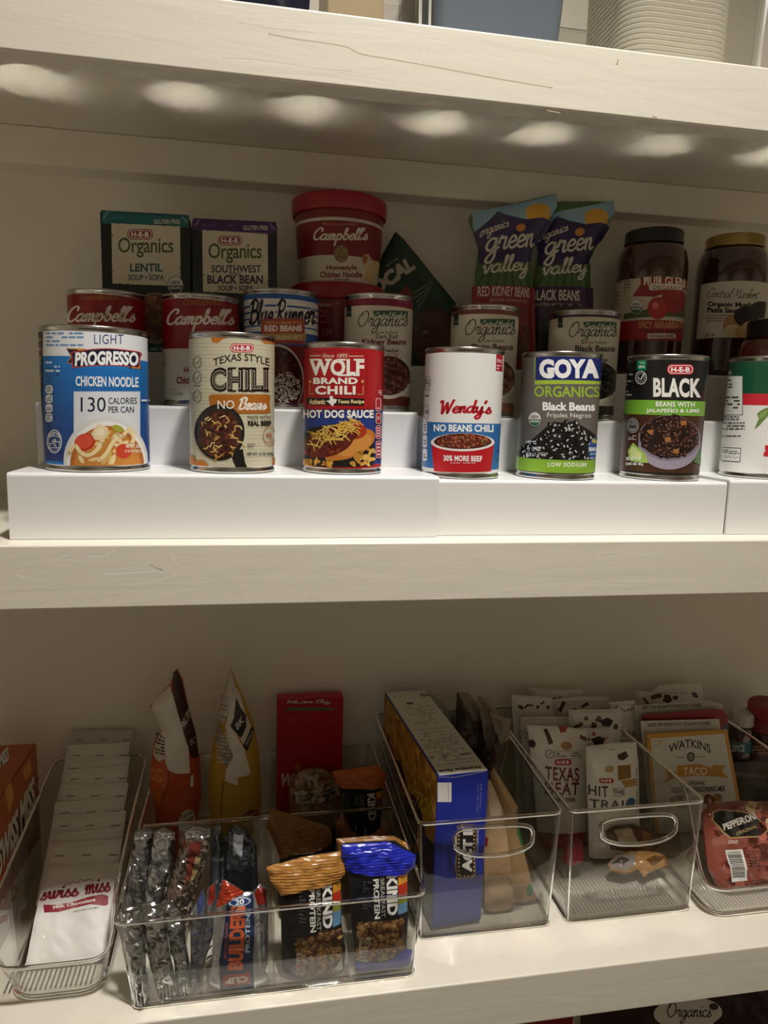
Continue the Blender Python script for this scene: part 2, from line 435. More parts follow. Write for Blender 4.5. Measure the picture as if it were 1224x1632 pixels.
        def at_(u, w_, h):
            if su and sv:
                i, j = math.floor(u/su), math.floor(w_/sv); a, b = u/su-i, w_/sv-j
                if a+b <= 1: (p, n), (q, m), (r, o) = node(i, j), node(i+1, j), node(i, j+1)
                else:
                    (p, n), (q, m), (r, o) = node(i+1, j+1), node(i, j+1), node(i+1, j); a, b = 1-a, 1-b
                return p+(q-p)*a+(r-p)*b+(n+(m-n)*a+(o-n)*b)*h
            if su:
                i = math.floor(u/su); a = u/su-i; (p, n), (q, m) = node(i, w_), node(i+1, w_)
                return p+(q-p)*a+(n+(m-n)*a)*h
            return F_(u, w_, h)
        for v in T.verts: v.co = at_(v.co.x, v.co.y, v[hl])
        s.at = at_
        merge(bm, T); return bm

# ------------------------------------------------------------------ room: wall, shelves, batten
XL, XR = -760.0, 1250.0
ZLOW = -410.4
def struct(name, bm, m, **k):
    o = obj(name, bm, m, loc=(0, 0, 0), smooth=False, **k); o['kind'] = 'structure'; return o
struct('wall_back', box_bm(XL, XR, 312, 330, -1160, 1340), WALL)
ROOM = mat('cdc5b6', .6)
struct('wall_front', box_bm(XL, XR, -1420, -1400, -1160, 1340), ROOM)
struct('wall_left', box_bm(XL-20, XL, -1420, 330, -1160, 1340), ROOM)
struct('wall_right', box_bm(XR, XR+20, -1420, 330, -1160, 1340), ROOM)
struct('floor', box_bm(XL-20, XR+20, -1420, 330, -1180, -1160), mat('3c2e22', .45, vary=.2, vscale=6))
struct('ceiling', box_bm(XL-20, XR+20, -1420, 330, 1340, 1360), mat('dfd8cd', .7))
def shelf_board(name, z, th, panel_th, wear=()):
    b = bmesh.new(); r = 1.8
    prof = [(0, z-th+r)]+[(r-r*math.cos(t), z-r+r*math.sin(t)) for t in [math.pi/10*i for i in range(6)]]
    prof += [(312, z), (312, z-panel_th), (19.5, z-panel_th), (19.5, z-th)]+[(r-r*math.sin(t), z-th+r-r*math.cos(t)) for t in [math.pi/10*i for i in range(5)]]
    A = [b.verts.new((XL, p[0], p[1])) for p in prof]; B = [b.verts.new((XR, p[0], p[1])) for p in prof]; n = len(prof)
    for i in range(n): b.faces.new((A[i], B[i], B[(i+1) % n], A[(i+1) % n]))
    b.faces.new(A[::-1]); b.faces.new(B); bmesh.ops.recalc_face_normals(b, faces=b.faces[:])
    W = Art(Plane(0.0)); W.mi(PAINT); W.L.append(([], [], 0, 1))
    for pts, wd, c in wear: W.S_(crom(pts), wd, mat(c, .5), same=True)
    if wear: W.build(b)
    return weigh(struct(name, b, W.mats))
shelf_board('trim_1', 387.2, 48.7, 2.7, [([(428, 54), (470, 62), (520, 69), (552, 75), (575, 86), (620, 94), (700, 108), (790, 125), (880, 140)], 1.8, 'b5aa94'), ([(355, 92), (420, 96), (500, 108), (560, 113)], 1.2, 'd0c7b4'), ([(985, 96), (983, 103)], 2, 'b0a48c'), ([(872, 176), (893, 180)], 1.6, 'b5aa94'), ([(1040, 186), (1046, 187)], 2, 'b0a48c'), ([(380, 36), (440, 46), (500, 52)], 1.2, 'd0c7b4')])
shelf_board('trim_2', 0.0, 49.75, 22.0, [([(78, 898), (92, 891), (103, 886), (112, 886)], 1.6, 'f6f2e8'), ([(138, 886), (150, 887), (165, 886), (185, 875)], 1.6, 'f6f2e8'), ([(162, 915), (200, 914), (235, 911), (258, 908)], 1.6, 'f6f2e8'), ([(190, 931), (220, 931), (255, 924), (290, 910), (280, 895), (270, 880)], 1.6, 'f2eee2'), ([(20, 914), (35, 920), (48, 924)], 1.6, 'f4f0e4'), ([(240, 900), (250, 906), (258, 908)], 1.4, 'b4aa96'), ([(945, 886), (958, 884)], 1.6, 'f4f0e4'), ([(625, 907), (635, 907)], 1.2, 'f4f0e4')])
shelf_board('trim_3', ZLOW, 51.5, 22.0)
shelf_board('trim_4', -860.0, 50, 22.0)
struct('trim_5', box_bm(XL, XR, 278, 312, 347.5, 384.4, 1.5), WALL)          # batten under the top shelf

# ------------------------------------------------------------------ stepped white risers
def riser(x0, x1, y0, zt, label, left_in=0):
    t = thing('stepped_riser', label, 'shelf riser', ((x0+x1)/2, y0, 0), 'white stepped risers under the cans')
    for k in range(3):
        ya = y0+k*87.9; za = 0.4 if k == 0 else zt[k-1]-3.2; zb = zt[k]; xa = x0-(0 if k == 0 else 2.0)
        # one bent sheet per step: front panel and tread, rounded at the fold
        prof = [(ya, za)]
        for i in range(7):
            a = math.pi/2*i/6; prof.append((ya+3.2-3.2*math.cos(a), zb-3.2+3.2*math.sin(a)))
        prof += [(ya+87.6, zb), (ya+87.6, zb-3), (ya+3.2, zb-3), (ya+3.0, zb-3.2), (ya+3.0, za)]
        b = bmesh.new()
        A = [b.verts.new((xa, p[0], p[1])) for p in prof]; B = [b.verts.new((x1, p[0], p[1])) for p in prof]
        n = len(prof)
        for i in range(n): b.faces.new((A[i], B[i], B[(i+1) % n], A[(i+1) % n]))
        b.faces.new(A[::-1]); b.faces.new(B)
        bmesh.ops.recalc_face_normals(b, faces=b.faces[:])
        weigh(obj('step', b, RISER, t))
    return t
riser(-184.5, 152.3, 21.5, (51.7, 104.3, 156.5), 'glossy white stepped riser on the left, under the chicken noodle can')
riser(118.0, 427.4, 28.3, (48.4, 101.0, 153.0), 'glossy white stepped riser in the middle, under the grey black-beans can', 1)
riser(428.9, 760.0, 26.3, (50.6, 103.2, 155.4), 'glossy white stepped riser at the right edge, under the green and red tin')

# ------------------------------------------------------------------ tin cans
def can(cx, cy, z0, R, h, label, art=None, base='ffffff', group=None, crop=(1, 0, 0), tilt=0.0, lab=(5.5, 5.0), cat='can', rough=.33):
    """tin with rolled rims and a wrapped paper label; art(A) draws the print"""
    t = thing('tin_can', label, cat, (cx, cy, z0), group)
    r = R-1.0
    prof = [(0, 1.6), (r-4, 1.6), (r-3.2, .4), (r-.6, .2), (r+.25, 1.2), (r+.25, 2.6), (r-.7, 3.6), (r-.7, 5.0), (r-.35, 6.0), (r-.35, h-6), (r-.7, h-4.8), (r-.7, h-3.6), (r+.3, h-2.7), (r+.5, h-1.2), (r+.1, h-.2), (r-.7, h), (r-1.5, h-.3), (r-1.9, h-1.5), (r-2.2, h-3.2)]
    obj('can_body', lathe(cx, cy, [(p[0], z0+p[1]) for p in prof], 72), STEEL, t)
    lp = [(r-2.2, h-3.2), (r-3.6, h-3.9), (r-5.0, h-3.3), (r-8, h-3.2), (r-9, h-2.7), (r-10, h-3.2), (0, h-3.2)]
    sharp(obj('lid', lathe(cx, cy, [(p[0], z0+p[1]) for p in lp], 72), LIDM, t), 4)
    A = Art(Cyl(cx, cy, R-.9, z0), crop, tilt); A.rough = rough
    v0, v1 = lab[0], h-lab[1]; U = math.pi*(R-.9)
    A.uvR(-U, v0, U, v1, base)
    A.v0, A.v1, A.U, A.R0 = v0, v1, U, R-.9
    if art: art(A)
    b = bmesh.new(); A.build(b, su=4.0, clip=(-U, v0, U, v1))
    obj('paper_label', b, A.mats, t)
    return t
# crops of the photograph the label drawings are measured in: (scale, x, y)
c1, c2, c3, c4, c5, c6 = (2.72, 0, 480), (2.9143, 420, 480), (2.8868, 800, 480), (3.06, 100, 300), (3.06, 430, 300), (2.8868, 800, 300)
j8 = (5.0972, 1080, 440)
def bandpx(A, x, y0, y1, c):
    """a band all round the can between two picture heights measured at x"""
    a = A.px(x, y1)[1]; b = A.px(x, y0)[1]; A.uvR(-A.U, a, A.U, b, c)
def mixhex(a, b, t):
    A = [int(a[i:i+2], 16) for i in (0, 2, 4)]; B = [int(b[i:i+2], 16) for i in (0, 2, 4)]
    return ''.join('%02x' % round(p+(q-p)*t) for p, q in zip(A, B))
def grad(A, x, y0, y1, ca, cb, n):
    lv = A.L[-1][3]+1
    for i in range(n):
        bandpx(A, x, y0+(y1-y0)*i/n, y0+(y1-y0)*(i+1)/n, mixhex(ca, cb, i/(n-1)))
    for k in range(n):
        V, Fc, m, _ = A.L[-1-k]; A.L[-1-k] = (V, Fc, m, lv)
    L = A.L[-n:]; A.L[-n:] = L
def badge(A, x0, y0, x1, y1, c='c0202c'):
    """red rounded store badge with a white line and H-E-B"""
    h = y1-y0; A.R(x0, y0, x1, y1, c, r=h*.42); A.R(x0+h*.1, y0+h*.1, x1-h*.1, y1-h*.1, 'f4efe6', r=h*.34); A.R(x0+h*.17, y0+h*.17, x1-h*.17, y1-h*.17, c, r=h*.3)
    A.T('H-E-B', x0+h*.38, y0+h*.28, x1-h*.38, y1-h*.26, 'ffffff', bold=.035)
def usda(A, x, y, r, c='2f6a48'):
    A.E(x, y, r, r*1.15, 'e8e6de'); A.E(x, y, r*.9, r*1.04, c, a0=0, a1=180); A.T('USDA', x-r*.62, y-r*.6, x+r*.62, y-r*.15, '333333', bold=.03); A.T('ORGANIC', x-r*.75, y+r*.12, x+r*.75, y+r*.5, 'f0f0ea', bold=.02)
    A.ring(x, y, r, r*1.15, r*.08, '444444')
def pills(A, x, y0, y1, n, w, c, c2):
    h = (y1-y0)/n
    for i in range(n):
        A.R(x-w/2, y0+i*h+h*.05, x+w/2, y0+(i+1)*h-h*.05, c, r=w*.35); A.fine(x-w*.32, y0+i*h+h*.2, x+w*.32, y0+(i+1)*h-h*.2, 3, c2, i)

# --- front row
def art_noodle(A):
    bandpx(A, 400, 110, 241, 'eceef2'); grad(A, 400, 241, 700, '1d78c6', '1b3c80', 9)
    A.fine(200, 132, 366, 200, 4, '6a94c4', 3)
    A.T('LIGHT', 408, 144, 535, 186, '31427c', space=1.1)
    A.P([(287, 203), (372, 206), (362, 250), (300, 272), (290, 268), (307, 238)], 'd9a040'); A.P([(289, 207), (340, 210), (335, 262), (292, 270), (310, 240)], '1a1c40')
    A.P([(617, 228), (600, 262), (617, 296), (560, 292), (575, 268), (600, 226)], '1a1c40'); A.P([(580, 272), (606, 276), (610, 293), (570, 291)], 'd9a040')
    A.P([(308, 222)]+[(320+28*i, 217-13*math.sin(i*.32)) for i in range(11)]+[(612, 222), (604, 283)]+[(600-28*i, 289-10*math.sin((10-i)*.32)) for i in range(11)]+[(312, 290)], 'c84838')
    A.P([(312, 226)]+[(324+27*i, 221-13*math.sin(i*.32)) for i in range(11)]+[(606, 226), (600, 279)]+[(596-27*i, 285-10*math.sin((10-i)*.32)) for i in range(11)]+[(318, 285)], '171a3c')
    A.T('PROGRESSO', 324, 222, 600, 283, 'ffffff', bold=.045, shear=.08, arc=6)
    A.T('CHICKEN NOODLE', 328, 324, 600, 368, 'f2f5f8', bold=.03, tilt=.02)
    A.R(320, 394, 607, 590, 'dfe3e8')
    for i in range(24): A.E(326+i*12, 394, 5.5, 4, 'dfe3e8', 6, same=(i > 0))
    A.T('130', 350, 416, 458, 480, '151a30'); A.T('CALORIES', 470, 418, 593, 446, '1b2340', bold=.012); A.T('PER CAN', 470, 456, 580, 484, '1b2340', bold=.012)
    A.E(458, 690, 182, 188, 'dcdcd8', 40); A.E(461, 700, 170, 180, 'f1f0ec', 40); A.E(464, 712, 160, 172, 'b5692a', 40); A.E(464, 722, 145, 166, 'c9853a', 40)
    ins = lambda x, y: ((x-464)/128)**2+((y-712)/140)**2 < 1 and y < 690
    A.blobs(ins, (330, 560, 600, 690), 26, 24, 9, ['e6c98a', 'd8b468', 'efd9a6', 'c88a44'], 4)
    A.E(368, 612, 46, 38, 'c03a22', rot=-15); A.E(364, 607, 38, 30, 'd8523a', rot=-15); A.E(535, 650, 34, 32, 'cc4428'); A.E(510, 552, 26, 14, 'a8a83c', rot=20)
    A.P([(395, 575), (425, 530), (468, 548), (470, 580), (440, 605), (410, 600)], 'e9d3a8'); A.P([(408, 578), (432, 545), (452, 556), (448, 585)], 'f3e4c4')
    for pts in ([(300, 660), (325, 625), (350, 655), (380, 668), (415, 650), (440, 610)], [(430, 690), (460, 660), (490, 610), (520, 585)], [(530, 585), (560, 555), (578, 590), (570, 620)]): A.S_(crom(pts), 17, 'f0dba6')
    A.T('NET WT 18.5 OZ', 545, 620, 622, 636, 'fdf6e8', bold=.02); A.T('(1 LB 2.5 OZ) 524g', 540, 643, 625, 658, 'fdf6e8', bold=.02)
    A.ring(238, 608, 30, 49, 4.5, 'e8ecf2'); A.ring(238, 608, 24, 41, 1.6, 'e8ecf2'); A.T('INSPECTED', 214, 578, 262, 596, 'e8ecf2', bold=.02, arc=9); A.fine(215, 606, 262, 640, 4, 'e8ecf2', 8); A.T('US', 229, 598, 246, 612, 'ffffff', bold=.03)
    pills(A, 216, 362, 525, 4, 30, 'e6e9ee', '26346a')
    A.fine(200, 258, 262, 312, 3, 'cfe0f2', 5); A.fine(610, 405, 645, 440, 2, 'e8eef6', 6)
    A.R(168, 130, 186, 690, '16182a'); A.fine(170, 140, 182, 690, 28, 'c9a060', 2, .5)
can(-127.7, 67, 51.7, 41.5, 112, 'tall blue and white soup can reading CHICKEN NOODLE, at the left end', art_noodle, '1d78c6', crop=c1, group=None)

def art_chili(A):
    for i in range(34):
        v = A.v0+(A.v1-A.v0)*(i+.5)/34; A.uvR(-A.U, v, A.U, v+.7, 'bdb79c' if i % 3 else 'c9c4a8', same=(i > 0))
    A.P([(912, 148), (920, 178), (945, 182), (965, 165), (985, 160), (1000, 150), (1000, 140), (912, 138)], 'bf7526'); A.P([(1092, 145), (1120, 160), (1145, 185), (1195, 190), (1195, 140), (1090, 138)], 'bf7526')
    badge(A, 999, 183, 1099, 222)
    A.T('TEXAS STYLE', 925, 250, 1168, 283, '2c211b', arc=24, bold=.012)
    A.T('CHILI', 911, 287, 1163, 393, '1f1512', bold=.06, space=1.1); A.T('CHILI', 919, 299, 1156, 381, 'c4be a4'.replace(' ', ''), bold=.006, space=1.19); A.T('CHILI', 921, 302, 1154, 378, '2a1d18', bold=-.012, space=1.215)
    for x0, x1 in ((998, 1024), (1048, 1072), (1082, 1106), (1140, 1166)): A.R(x0, 287, x1, 294, '1f1512'); A.R(x0, 386, x1, 393, '1f1512')
    A.P([(905, 412), (918, 404), (1160, 404), (1172, 412), (1167, 445), (1172, 478), (1158, 486), (918, 486), (905, 478), (911, 445)], 'b06a20'); A.T('NO', 944, 430, 1016, 467, 'f5efe2', bold=.01)
    A.SC('Beans', 1030, 414, 1156, 472, 'fbf6ea', w=.32)
    A.T('MADE WITH', 1073, 496, 1170, 512, '4a4034', bold=.0); A.T('REAL BEEF', 1074, 518, 1174, 540, '201814', bold=.04)
    A.E(952, 568, 108, 122, '15110f', 36); A.P([(1000, 655), (1052, 640), (1062, 700), (1078, 735), (1030, 735), (1010, 690)], '15110f')
    A.E(952, 566, 98, 112, '2a2420', 36); A.E(955, 575, 88, 102, '4a2318', 36)
    ins = lambda x, y: ((x-955)/84)**2+((y-578)/98)**2 < 1
    A.blobs(ins, (865, 470, 1045, 680), 130, 9, 6, ['5a2a1c', '3a1a12', '74402a', '2c130e'], 5)
    r = random.Random(4)
    for i in range(34):
        x, y = r.uniform(880, 1035), r.uniform(490, 665)
        if not ins(x, y): continue
        a = r.uniform(0, 6.28); k = r.uniform(12, 26); b = a+r.uniform(.8, 1.8)
        A.S_([(x, y), (x+k*math.cos(a), y+k*math.sin(a)), (x+k*math.cos(a)+k*.7*math.cos(b), y+k*math.sin(a)+k*.7*math.sin(b))], 6.5, r.choice(['dcb56a', 'e8cc8e', 'c99a4c']), same=(i % 4 != 0))
    A.T('NO', 944, 430, 1016, 467, 'f5efe2', bold=.01)
    A.ring(1166, 583, 26, 40, 3, 'b87a50'); A.T('46', 1150, 568, 1176, 590, 'b0653a', bold=.02); A.fine(1148, 598, 1184, 612, 2, 'b87a50', 2)
    A.T('NET WT. 15 OZ (425g)', 1070, 655, 1184, 671, '2c221c', bold=.03); A.fine(1072, 616, 1130, 634, 2, '57493c', 4)
    for y in (265, 331, 412):
        A.ring(857, y, 17, 26, 2.6, '3c332a'); A.S_([(848, y), (855, y+10), (867, y-12)], 2.6, '3c332a')
    A.T('0 TRANS', 842, 362, 870, 372, '3c332a', bold=.03)
    A.P([(822, 710), (824, 668), (845, 672), (850, 692), (885, 690), (905, 712), (900, 725), (822, 725)], 'bf7526'); A.P([(1178, 720), (1180, 680), (1196, 672), (1196, 725)], 'bf7526')
can(-18.6, 62, 51.7, 35.8, 111.8, 'cream chili can with an orange NO Beans banner, second in the front row', art_chili, 'cfcab0', crop=c1)

def art_hotdog(A):
    A.ring(330, 335, 155, 112, 2.5, 'c8202a') if False else None
    bandpx(A, 350, 496, 760, '1f3785')
    A.R(205, 232, 482, 440, '90101a', r=14); A.R(209, 236, 478, 436, 'a8131d', r=12)
    A.T('Since 1895', 272, 244, 392, 262, 'f0e2c4', shear=.3); A.R(215, 252, 266, 255, 'f0e2c4'); A.R(397, 254, 465, 257, 'f0e2c4')
    A.T('WOLF', 214, 268, 468, 346, 'f6f1e6', bold=.04, space=1.06)
    for x0, x1, y in ((214, 262, 268), (285, 318, 268), (344, 382, 268), (346, 408, 340), (416, 446, 340), (418, 468, 268)): A.R(x0, y, x1, y+8, 'f6f1e6')
    A.T('BRAND', 232, 355, 437, 385, 'f6f1e6', bold=.04, space=1.05); A.T('CHILI', 240, 393, 427, 434, 'f6f1e6', bold=.04, space=1.1)
    for x in (217, 460):
        A.P([(x+9*math.sin(i*math.pi/5)*(1 if i % 2 == 0 else .42), 373-10*math.cos(i*math.pi/5)*(1 if i % 2 == 0 else .42)) for i in range(10)], 'e2bb6a')
    A.S_([(215, 390), (215, 431), (232, 431)], 3, 'e2bb6a'); A.S_([(462, 392), (462, 433), (436, 433)], 3, 'e2bb6a')
    A.P([(196, 448), (470, 452), (466, 484), (206, 480)], '1c1412'); A.T('Authentic', 214, 455, 287, 479, 'efd9a0', bold=.03); A.T('Texas Recipe', 344, 457, 467, 480, 'efd9a0', bold=.03)
    A.P([(308, 440), (322, 440), (322, 452), (340, 456), (338, 470), (326, 478), (322, 490), (312, 480), (302, 470), (291, 464), (308, 460)], 'f4f0e6')
    for i in range(13): A.E(190+26*i, 496, 14, 8, 'a8131d', 8, same=(i > 0))
    A.T('HOT DOG SAUCE', 186, 505, 510, 543, 'f8f6f0', bold=.045, space=1.05)
    A.P([(182, 640), (215, 590), (330, 570), (440, 580), (512, 620), (512, 760), (182, 760)], '17130f')
    A.E(395, 665, 130, 62, 'c5772c', rot=-22); A.E(420, 668, 88, 44, 'd58f42', rot=-24); A.E(350, 610, 120, 40, 'cf8a40', rot=-16); A.E(432, 606, 46, 34, 'a8341c', rot=-12)
    ins = lambda x, y: ((x-305)/135)**2+((y-650+.28*(x-300))/62)**2 < 1
    A.E(300, 655, 122, 66, '5c1a10', rot=-16)
    A.blobs(ins, (185, 575, 440, 745), 95, 13, 8, ['6e2414', '4a130b', '8a3a20', '5a1b10'], 6)
    A.blobs(lambda x, y: True, (190, 735, 320, 760), 14, 20, 8, ['d69c3e', 'c28430'], 9); A.blobs(lambda x, y: x > 420+(740-y)*.6, (385, 690, 512, 756), 26, 18, 9, ['d9a444', 'c58a34', 'e3b85c'], 8)
    r = random.Random(11)
    for i in range(60):
        x = r.uniform(228, 425); y = 640-.3*(x-240)+r.uniform(-35, 38); a = r.uniform(-1.2, 1.2); k = r.uniform(16, 36)
        A.S_([(x-k*math.cos(a), y-k*math.sin(a)), (x+k*.2, y-4), (x+k*math.cos(a), y+k*math.sin(a))], 4.4, r.choice(['e6be4e', 'f0d070', 'd8a838']), same=(i % 5 != 0))
    for y0, y1 in ((450, 512), (518, 570), (576, 640), (648, 728)): A.R(518, y0, 543, y1, 'e8c8c8', r=9); A.R(521, y0+3, 540, y1-3, 'b01822', r=7); A.fine(524, y0+8, 537, y1-8, 4, 'f0dada', int(y0))
    A.fine(530, 412, 545, 440, 3, 'f0e2d0', 3); A.R(550, 235, 556, 740, '7a0d15')
can(75, 62, 51.7, 35.1, 108, 'red and blue can with a hot dog picture, reading HOT DOG SAUCE', art_hotdog, 'b0141e', crop=c2)

def art_nobeans(A):
    bandpx(A, 920, 566, 785, '2f72b4')
    A.SC("Wendy's", 818, 460, 1062, 556, 'c01c2c', w=.34, shear=.12, arc=6)
    A.P([(1081, 243), (1112, 246), (1110, 328), (1079, 324)], 'b81a28'); A.T('31g', 1085, 268, 1106, 288, 'f5e4e4', bold=.04); A.fine(1084, 294, 1106, 320, 2, 'f0d4d4', 4)
    A.T('NO BEANS CHILI', 790, 571, 1068, 605, 'ffffff', bold=.035, tilt=.012)
    A.P([(779, 652), (1071, 656), (1056, 790), (792, 790)], 'c01824'); A.E(925, 655, 148, 42, 'f2f0ec', 36); A.E(925, 653, 134, 34, '4c1a10', 36); A.E(925, 650, 130, 36, '5a2214', 36)
    A.blobs(lambda x, y: ((x-925)/122)**2+((y-650)/31)**2 < 1, (800, 615, 1050, 685), 90, 8, 5, ['7a2c18', '9a3a22', '4a160e', 'b05a3a', '6a6a2a'], 3, 'd89a80')
    A.T('30% MORE BEEF', 836, 715, 1015, 742, 'ffffff', bold=.03, space=1.05, tilt=.02); A.fine(868, 747, 985, 757, 1, 'e0a0a4', 3)
    A.ring(763, 382, 13, 33, 2.4, '777777'); A.fine(754, 365, 772, 398, 3, '666666', 3); A.fine(750, 433, 770, 478, 3, '666666', 5); A.ring(757, 515, 12, 33, 2.4, '777777'); A.T('450', 749, 505, 766, 525, '555555', bold=.03)
    pills(A, 751, 556, 745, 3, 20, 'f2f4f6', '555a66')
    A.fine(1078, 690, 1092, 745, 4, '1d3f78', 5)
can(183, 66, 48.4, 35.6, 112, 'white and blue can with a red script name, reading NO BEANS CHILI', art_nobeans, 'f0f0ee', crop=c2)

def art_goya(A):
    A.R(150, 243, 460, 384, 'a9c63e'); A.P([(155, 246), (460, 248), (458, 370), (152, 364)], '14256e')
    A.T('GOYA', 171, 266, 446, 356, 'ffffff', bold=.055); A.P([(214, 318), (236, 318), (230, 356), (208, 352)], 'ffffff')
    A.T('ORGANICS', 148, 390, 448, 440, 'a3c43c', bold=.018, tilt=.01)
    A.T('Black Beans', 187, 464, 428, 503, 'ffffff', bold=.035, tilt=.01); A.T('Frijoles Negros', 208, 513, 410, 541, 'f2f2ee', tilt=.01)
    usda(A, 151, 543, 30)
    top = lambda x: 700-145*math.exp(-((x-280)/105)**2)-30*math.exp(-((x-390)/70)**2)
    A.P([(75, 728), (80, 690), (120, 655), (170, 610), (220, 565), (290, 556), (360, 570), (410, 600), (450, 640), (450, 728)], '0e0d0d')
    A.blobs(lambda x, y: y > top(x)-20, (78, 560, 448, 724), 150, 19, 13, ['181616', '0c0b0b', '242020'], 12, 'd4d2d0')
    A.T('NET WT.', 112, 642, 160, 662, 'ffffff', bold=.035); A.T('PESO NETO', 112, 668, 176, 690, 'ffffff', bold=.035); A.T('15.5 OZ (439g)', 112, 696, 198, 720, 'ffffff', bold=.035)
    A.E(432, 682, 36, 58, '1f4f9c'); A.T('No', 412, 630, 436, 654, 'e6d84a', bold=.04, shear=.2); A.T('SEASON', 398, 672, 450, 690, 'ffffff', bold=.04); A.fine(405, 698, 440, 728, 3, 'cfd8ea', 4)
    bandpx(A, 250, 730, 790, '8dbb38'); A.T('LOW SODIUM', 211, 741, 386, 761, 'f6f8ee', bold=.03, space=1.25, tilt=.01)
can(274.6, 66, 48.4, 36.4, 112, 'grey can with a dark blue name panel and shiny black beans, reading Frijoles Negros', art_goya, '6b6660', crop=c3)

def art_black(A):
    bandpx(A, 750, 456, 524, '7cb93a'); bandpx(A, 750, 524, 790, '4a2b1a')
    for i in range(5): bandpx(A, 750, 548+44*i, 551+44*i, '2e1a10')
    A.R(622, 264, 664, 318, '0d8558'); A.T('EPA', 630, 296, 658, 308, 'eef6f0', bold=.04); A.fine(630, 278, 658, 290, 2, 'cfe8dc', 3)
    A.ring(640, 352, 24, 29, 4.5, 'd8d6d2'); A.ring(640, 352, 15, 19, 2, 'd8d6d2'); A.S_([(630, 352), (638, 362), (654, 334)], 5, 'eeeeec')
    badge(A, 760, 290, 882, 338); A.T('BLACK', 696, 352, 914, 441, 'f8f6f0', bold=.042, space=1.06, tilt=.015)
    A.T('BEANS WITH', 708, 461, 886, 485, 'fbfdf4', bold=.03, space=1.1, tilt=.02); A.T('JALAPEÑO & LIME', 664, 490, 908, 517, 'fbfdf4', bold=.03, space=1.05, tilt=.01)
    A.fine(566, 330, 602, 440, 7, 'bdbbb6', 4)
    A.E(770, 655, 142, 120, 'a79cae', 40); A.E(770, 630, 142, 106, '8a8094', 40); A.E(770, 624, 134, 98, '241310', 40)
    A.blobs(lambda x, y: ((x-770)/126)**2+((y-624)/94)**2 < 1, (640, 525, 900, 720), 150, 15, 10, ['2c1410', '3c1d16', '1c0c0a', '4a2a20'], 7, '8a6456')
    for x, y in ((682, 602), (762, 636), (800, 690), (835, 560)): A.P([(x-14, y-8), (x+12, y-12), (x+15, y+9), (x-11, y+12)], 'a8703c')
    A.P([(580, 690), (605, 650), (660, 700), (672, 745), (640, 742), (590, 735)], 'a9c860'); A.P([(588, 690), (606, 665), (645, 702), (640, 728), (600, 722)], 'd8e49c')
    A.P([(880, 740), (912, 660), (912, 760)], '4a7a3a')
    A.E(604, 572, 28, 36, '8c8a86'); A.ring(604, 572, 23, 30, 2, '4a4a48'); A.T('FIBER', 586, 570, 622, 584, '2c2c2a', bold=.05); A.fine(588, 550, 620, 562, 2, '3a3a38', 5); A.fine(584, 616, 620, 640, 3, 'd8cfc4', 6)
    A.T('NET WT. 15 OZ', 573, 716, 640, 732, 'ffffff', bold=.03); A.T('CONT. NET. 425 g', 571, 742, 650, 758, 'ffffff', bold=.03)
can(380.2, 66, 48.4, 36.6, 113.5, 'black can with a lime green band, reading BEANS WITH JALAPEÑO & LIME', art_black, '1a191a', crop=c3)

def art_tomato(A):
    bandpx(A, 560, 640, 955, '1c5238'); bandpx(A, 560, 955, 1048, 'cc2a3a')
    A.T('MOLIDA', 330, 768, 440, 802, 'e8eee8', bold=.02)
    A.R(300, 808, 530, 1130, '55585a'); A.R(300, 813, 525, 1125, 'f0efea'); A.fine(360, 835, 440, 860, 1, '333333', 1); A.fine(350, 868, 445, 915, 2, '222222', 3, .9); A.fine(340, 945, 505, 1085, 5, '4a4a48', 5, .85)
    A.fine(325, 1135, 500, 1175, 2, '55585a', 6, .9); A.fine(325, 1182, 545, 1255, 3, '55585a', 7, .9); A.fine(325, 1290, 520, 1310, 1, '55585a', 8, .9)
    A.P([(358, 1388), (516, 1396), (508, 1512), (352, 1500)], '2c2c2c'); A.P([(363, 1394), (511, 1402), (503, 1506), (357, 1494)], 'eeede8'); A.T('100%', 368, 1408, 415, 1440, '2a2a2a', bold=.02); A.fine(420, 1416, 503, 1450, 2, '333333', 4); A.S_(crom([(372, 1476), (390, 1452), (395, 1480), (420, 1458), (425, 1480), (455, 1456), (462, 1480), (495, 1468)]), 3, '333333')
    A.fine(340, 1370, 350, 1490, 12, '777777', 3)
    A.P(crom([(624, 1242), (650, 1180), (668, 1140), (645, 1120), (690, 1085), (740, 1070), (735, 1130), (700, 1170), (660, 1215), (624, 1242)]), '6d8a48'); A.P(crom([(650, 1140), (690, 1105), (735, 1088), (710, 1135), (675, 1160)]), '8ea45c')
    A.P([(710, 1375), (800, 1370), (800, 1465), (697, 1462), (700, 1430), (720, 1418), (708, 1405)], 'c82a30')
    A.P(crom([(745, 1100), (820, 1060), (900, 1110), (930, 1250), (880, 1340), (780, 1330), (735, 1240), (745, 1100)]), 'c23428')
can(488, 66, 50.6, 36.8, 114, 'white tin with a green top and a red stripe, cut off by the right edge', art_tomato, 'eeede8', crop=j8)

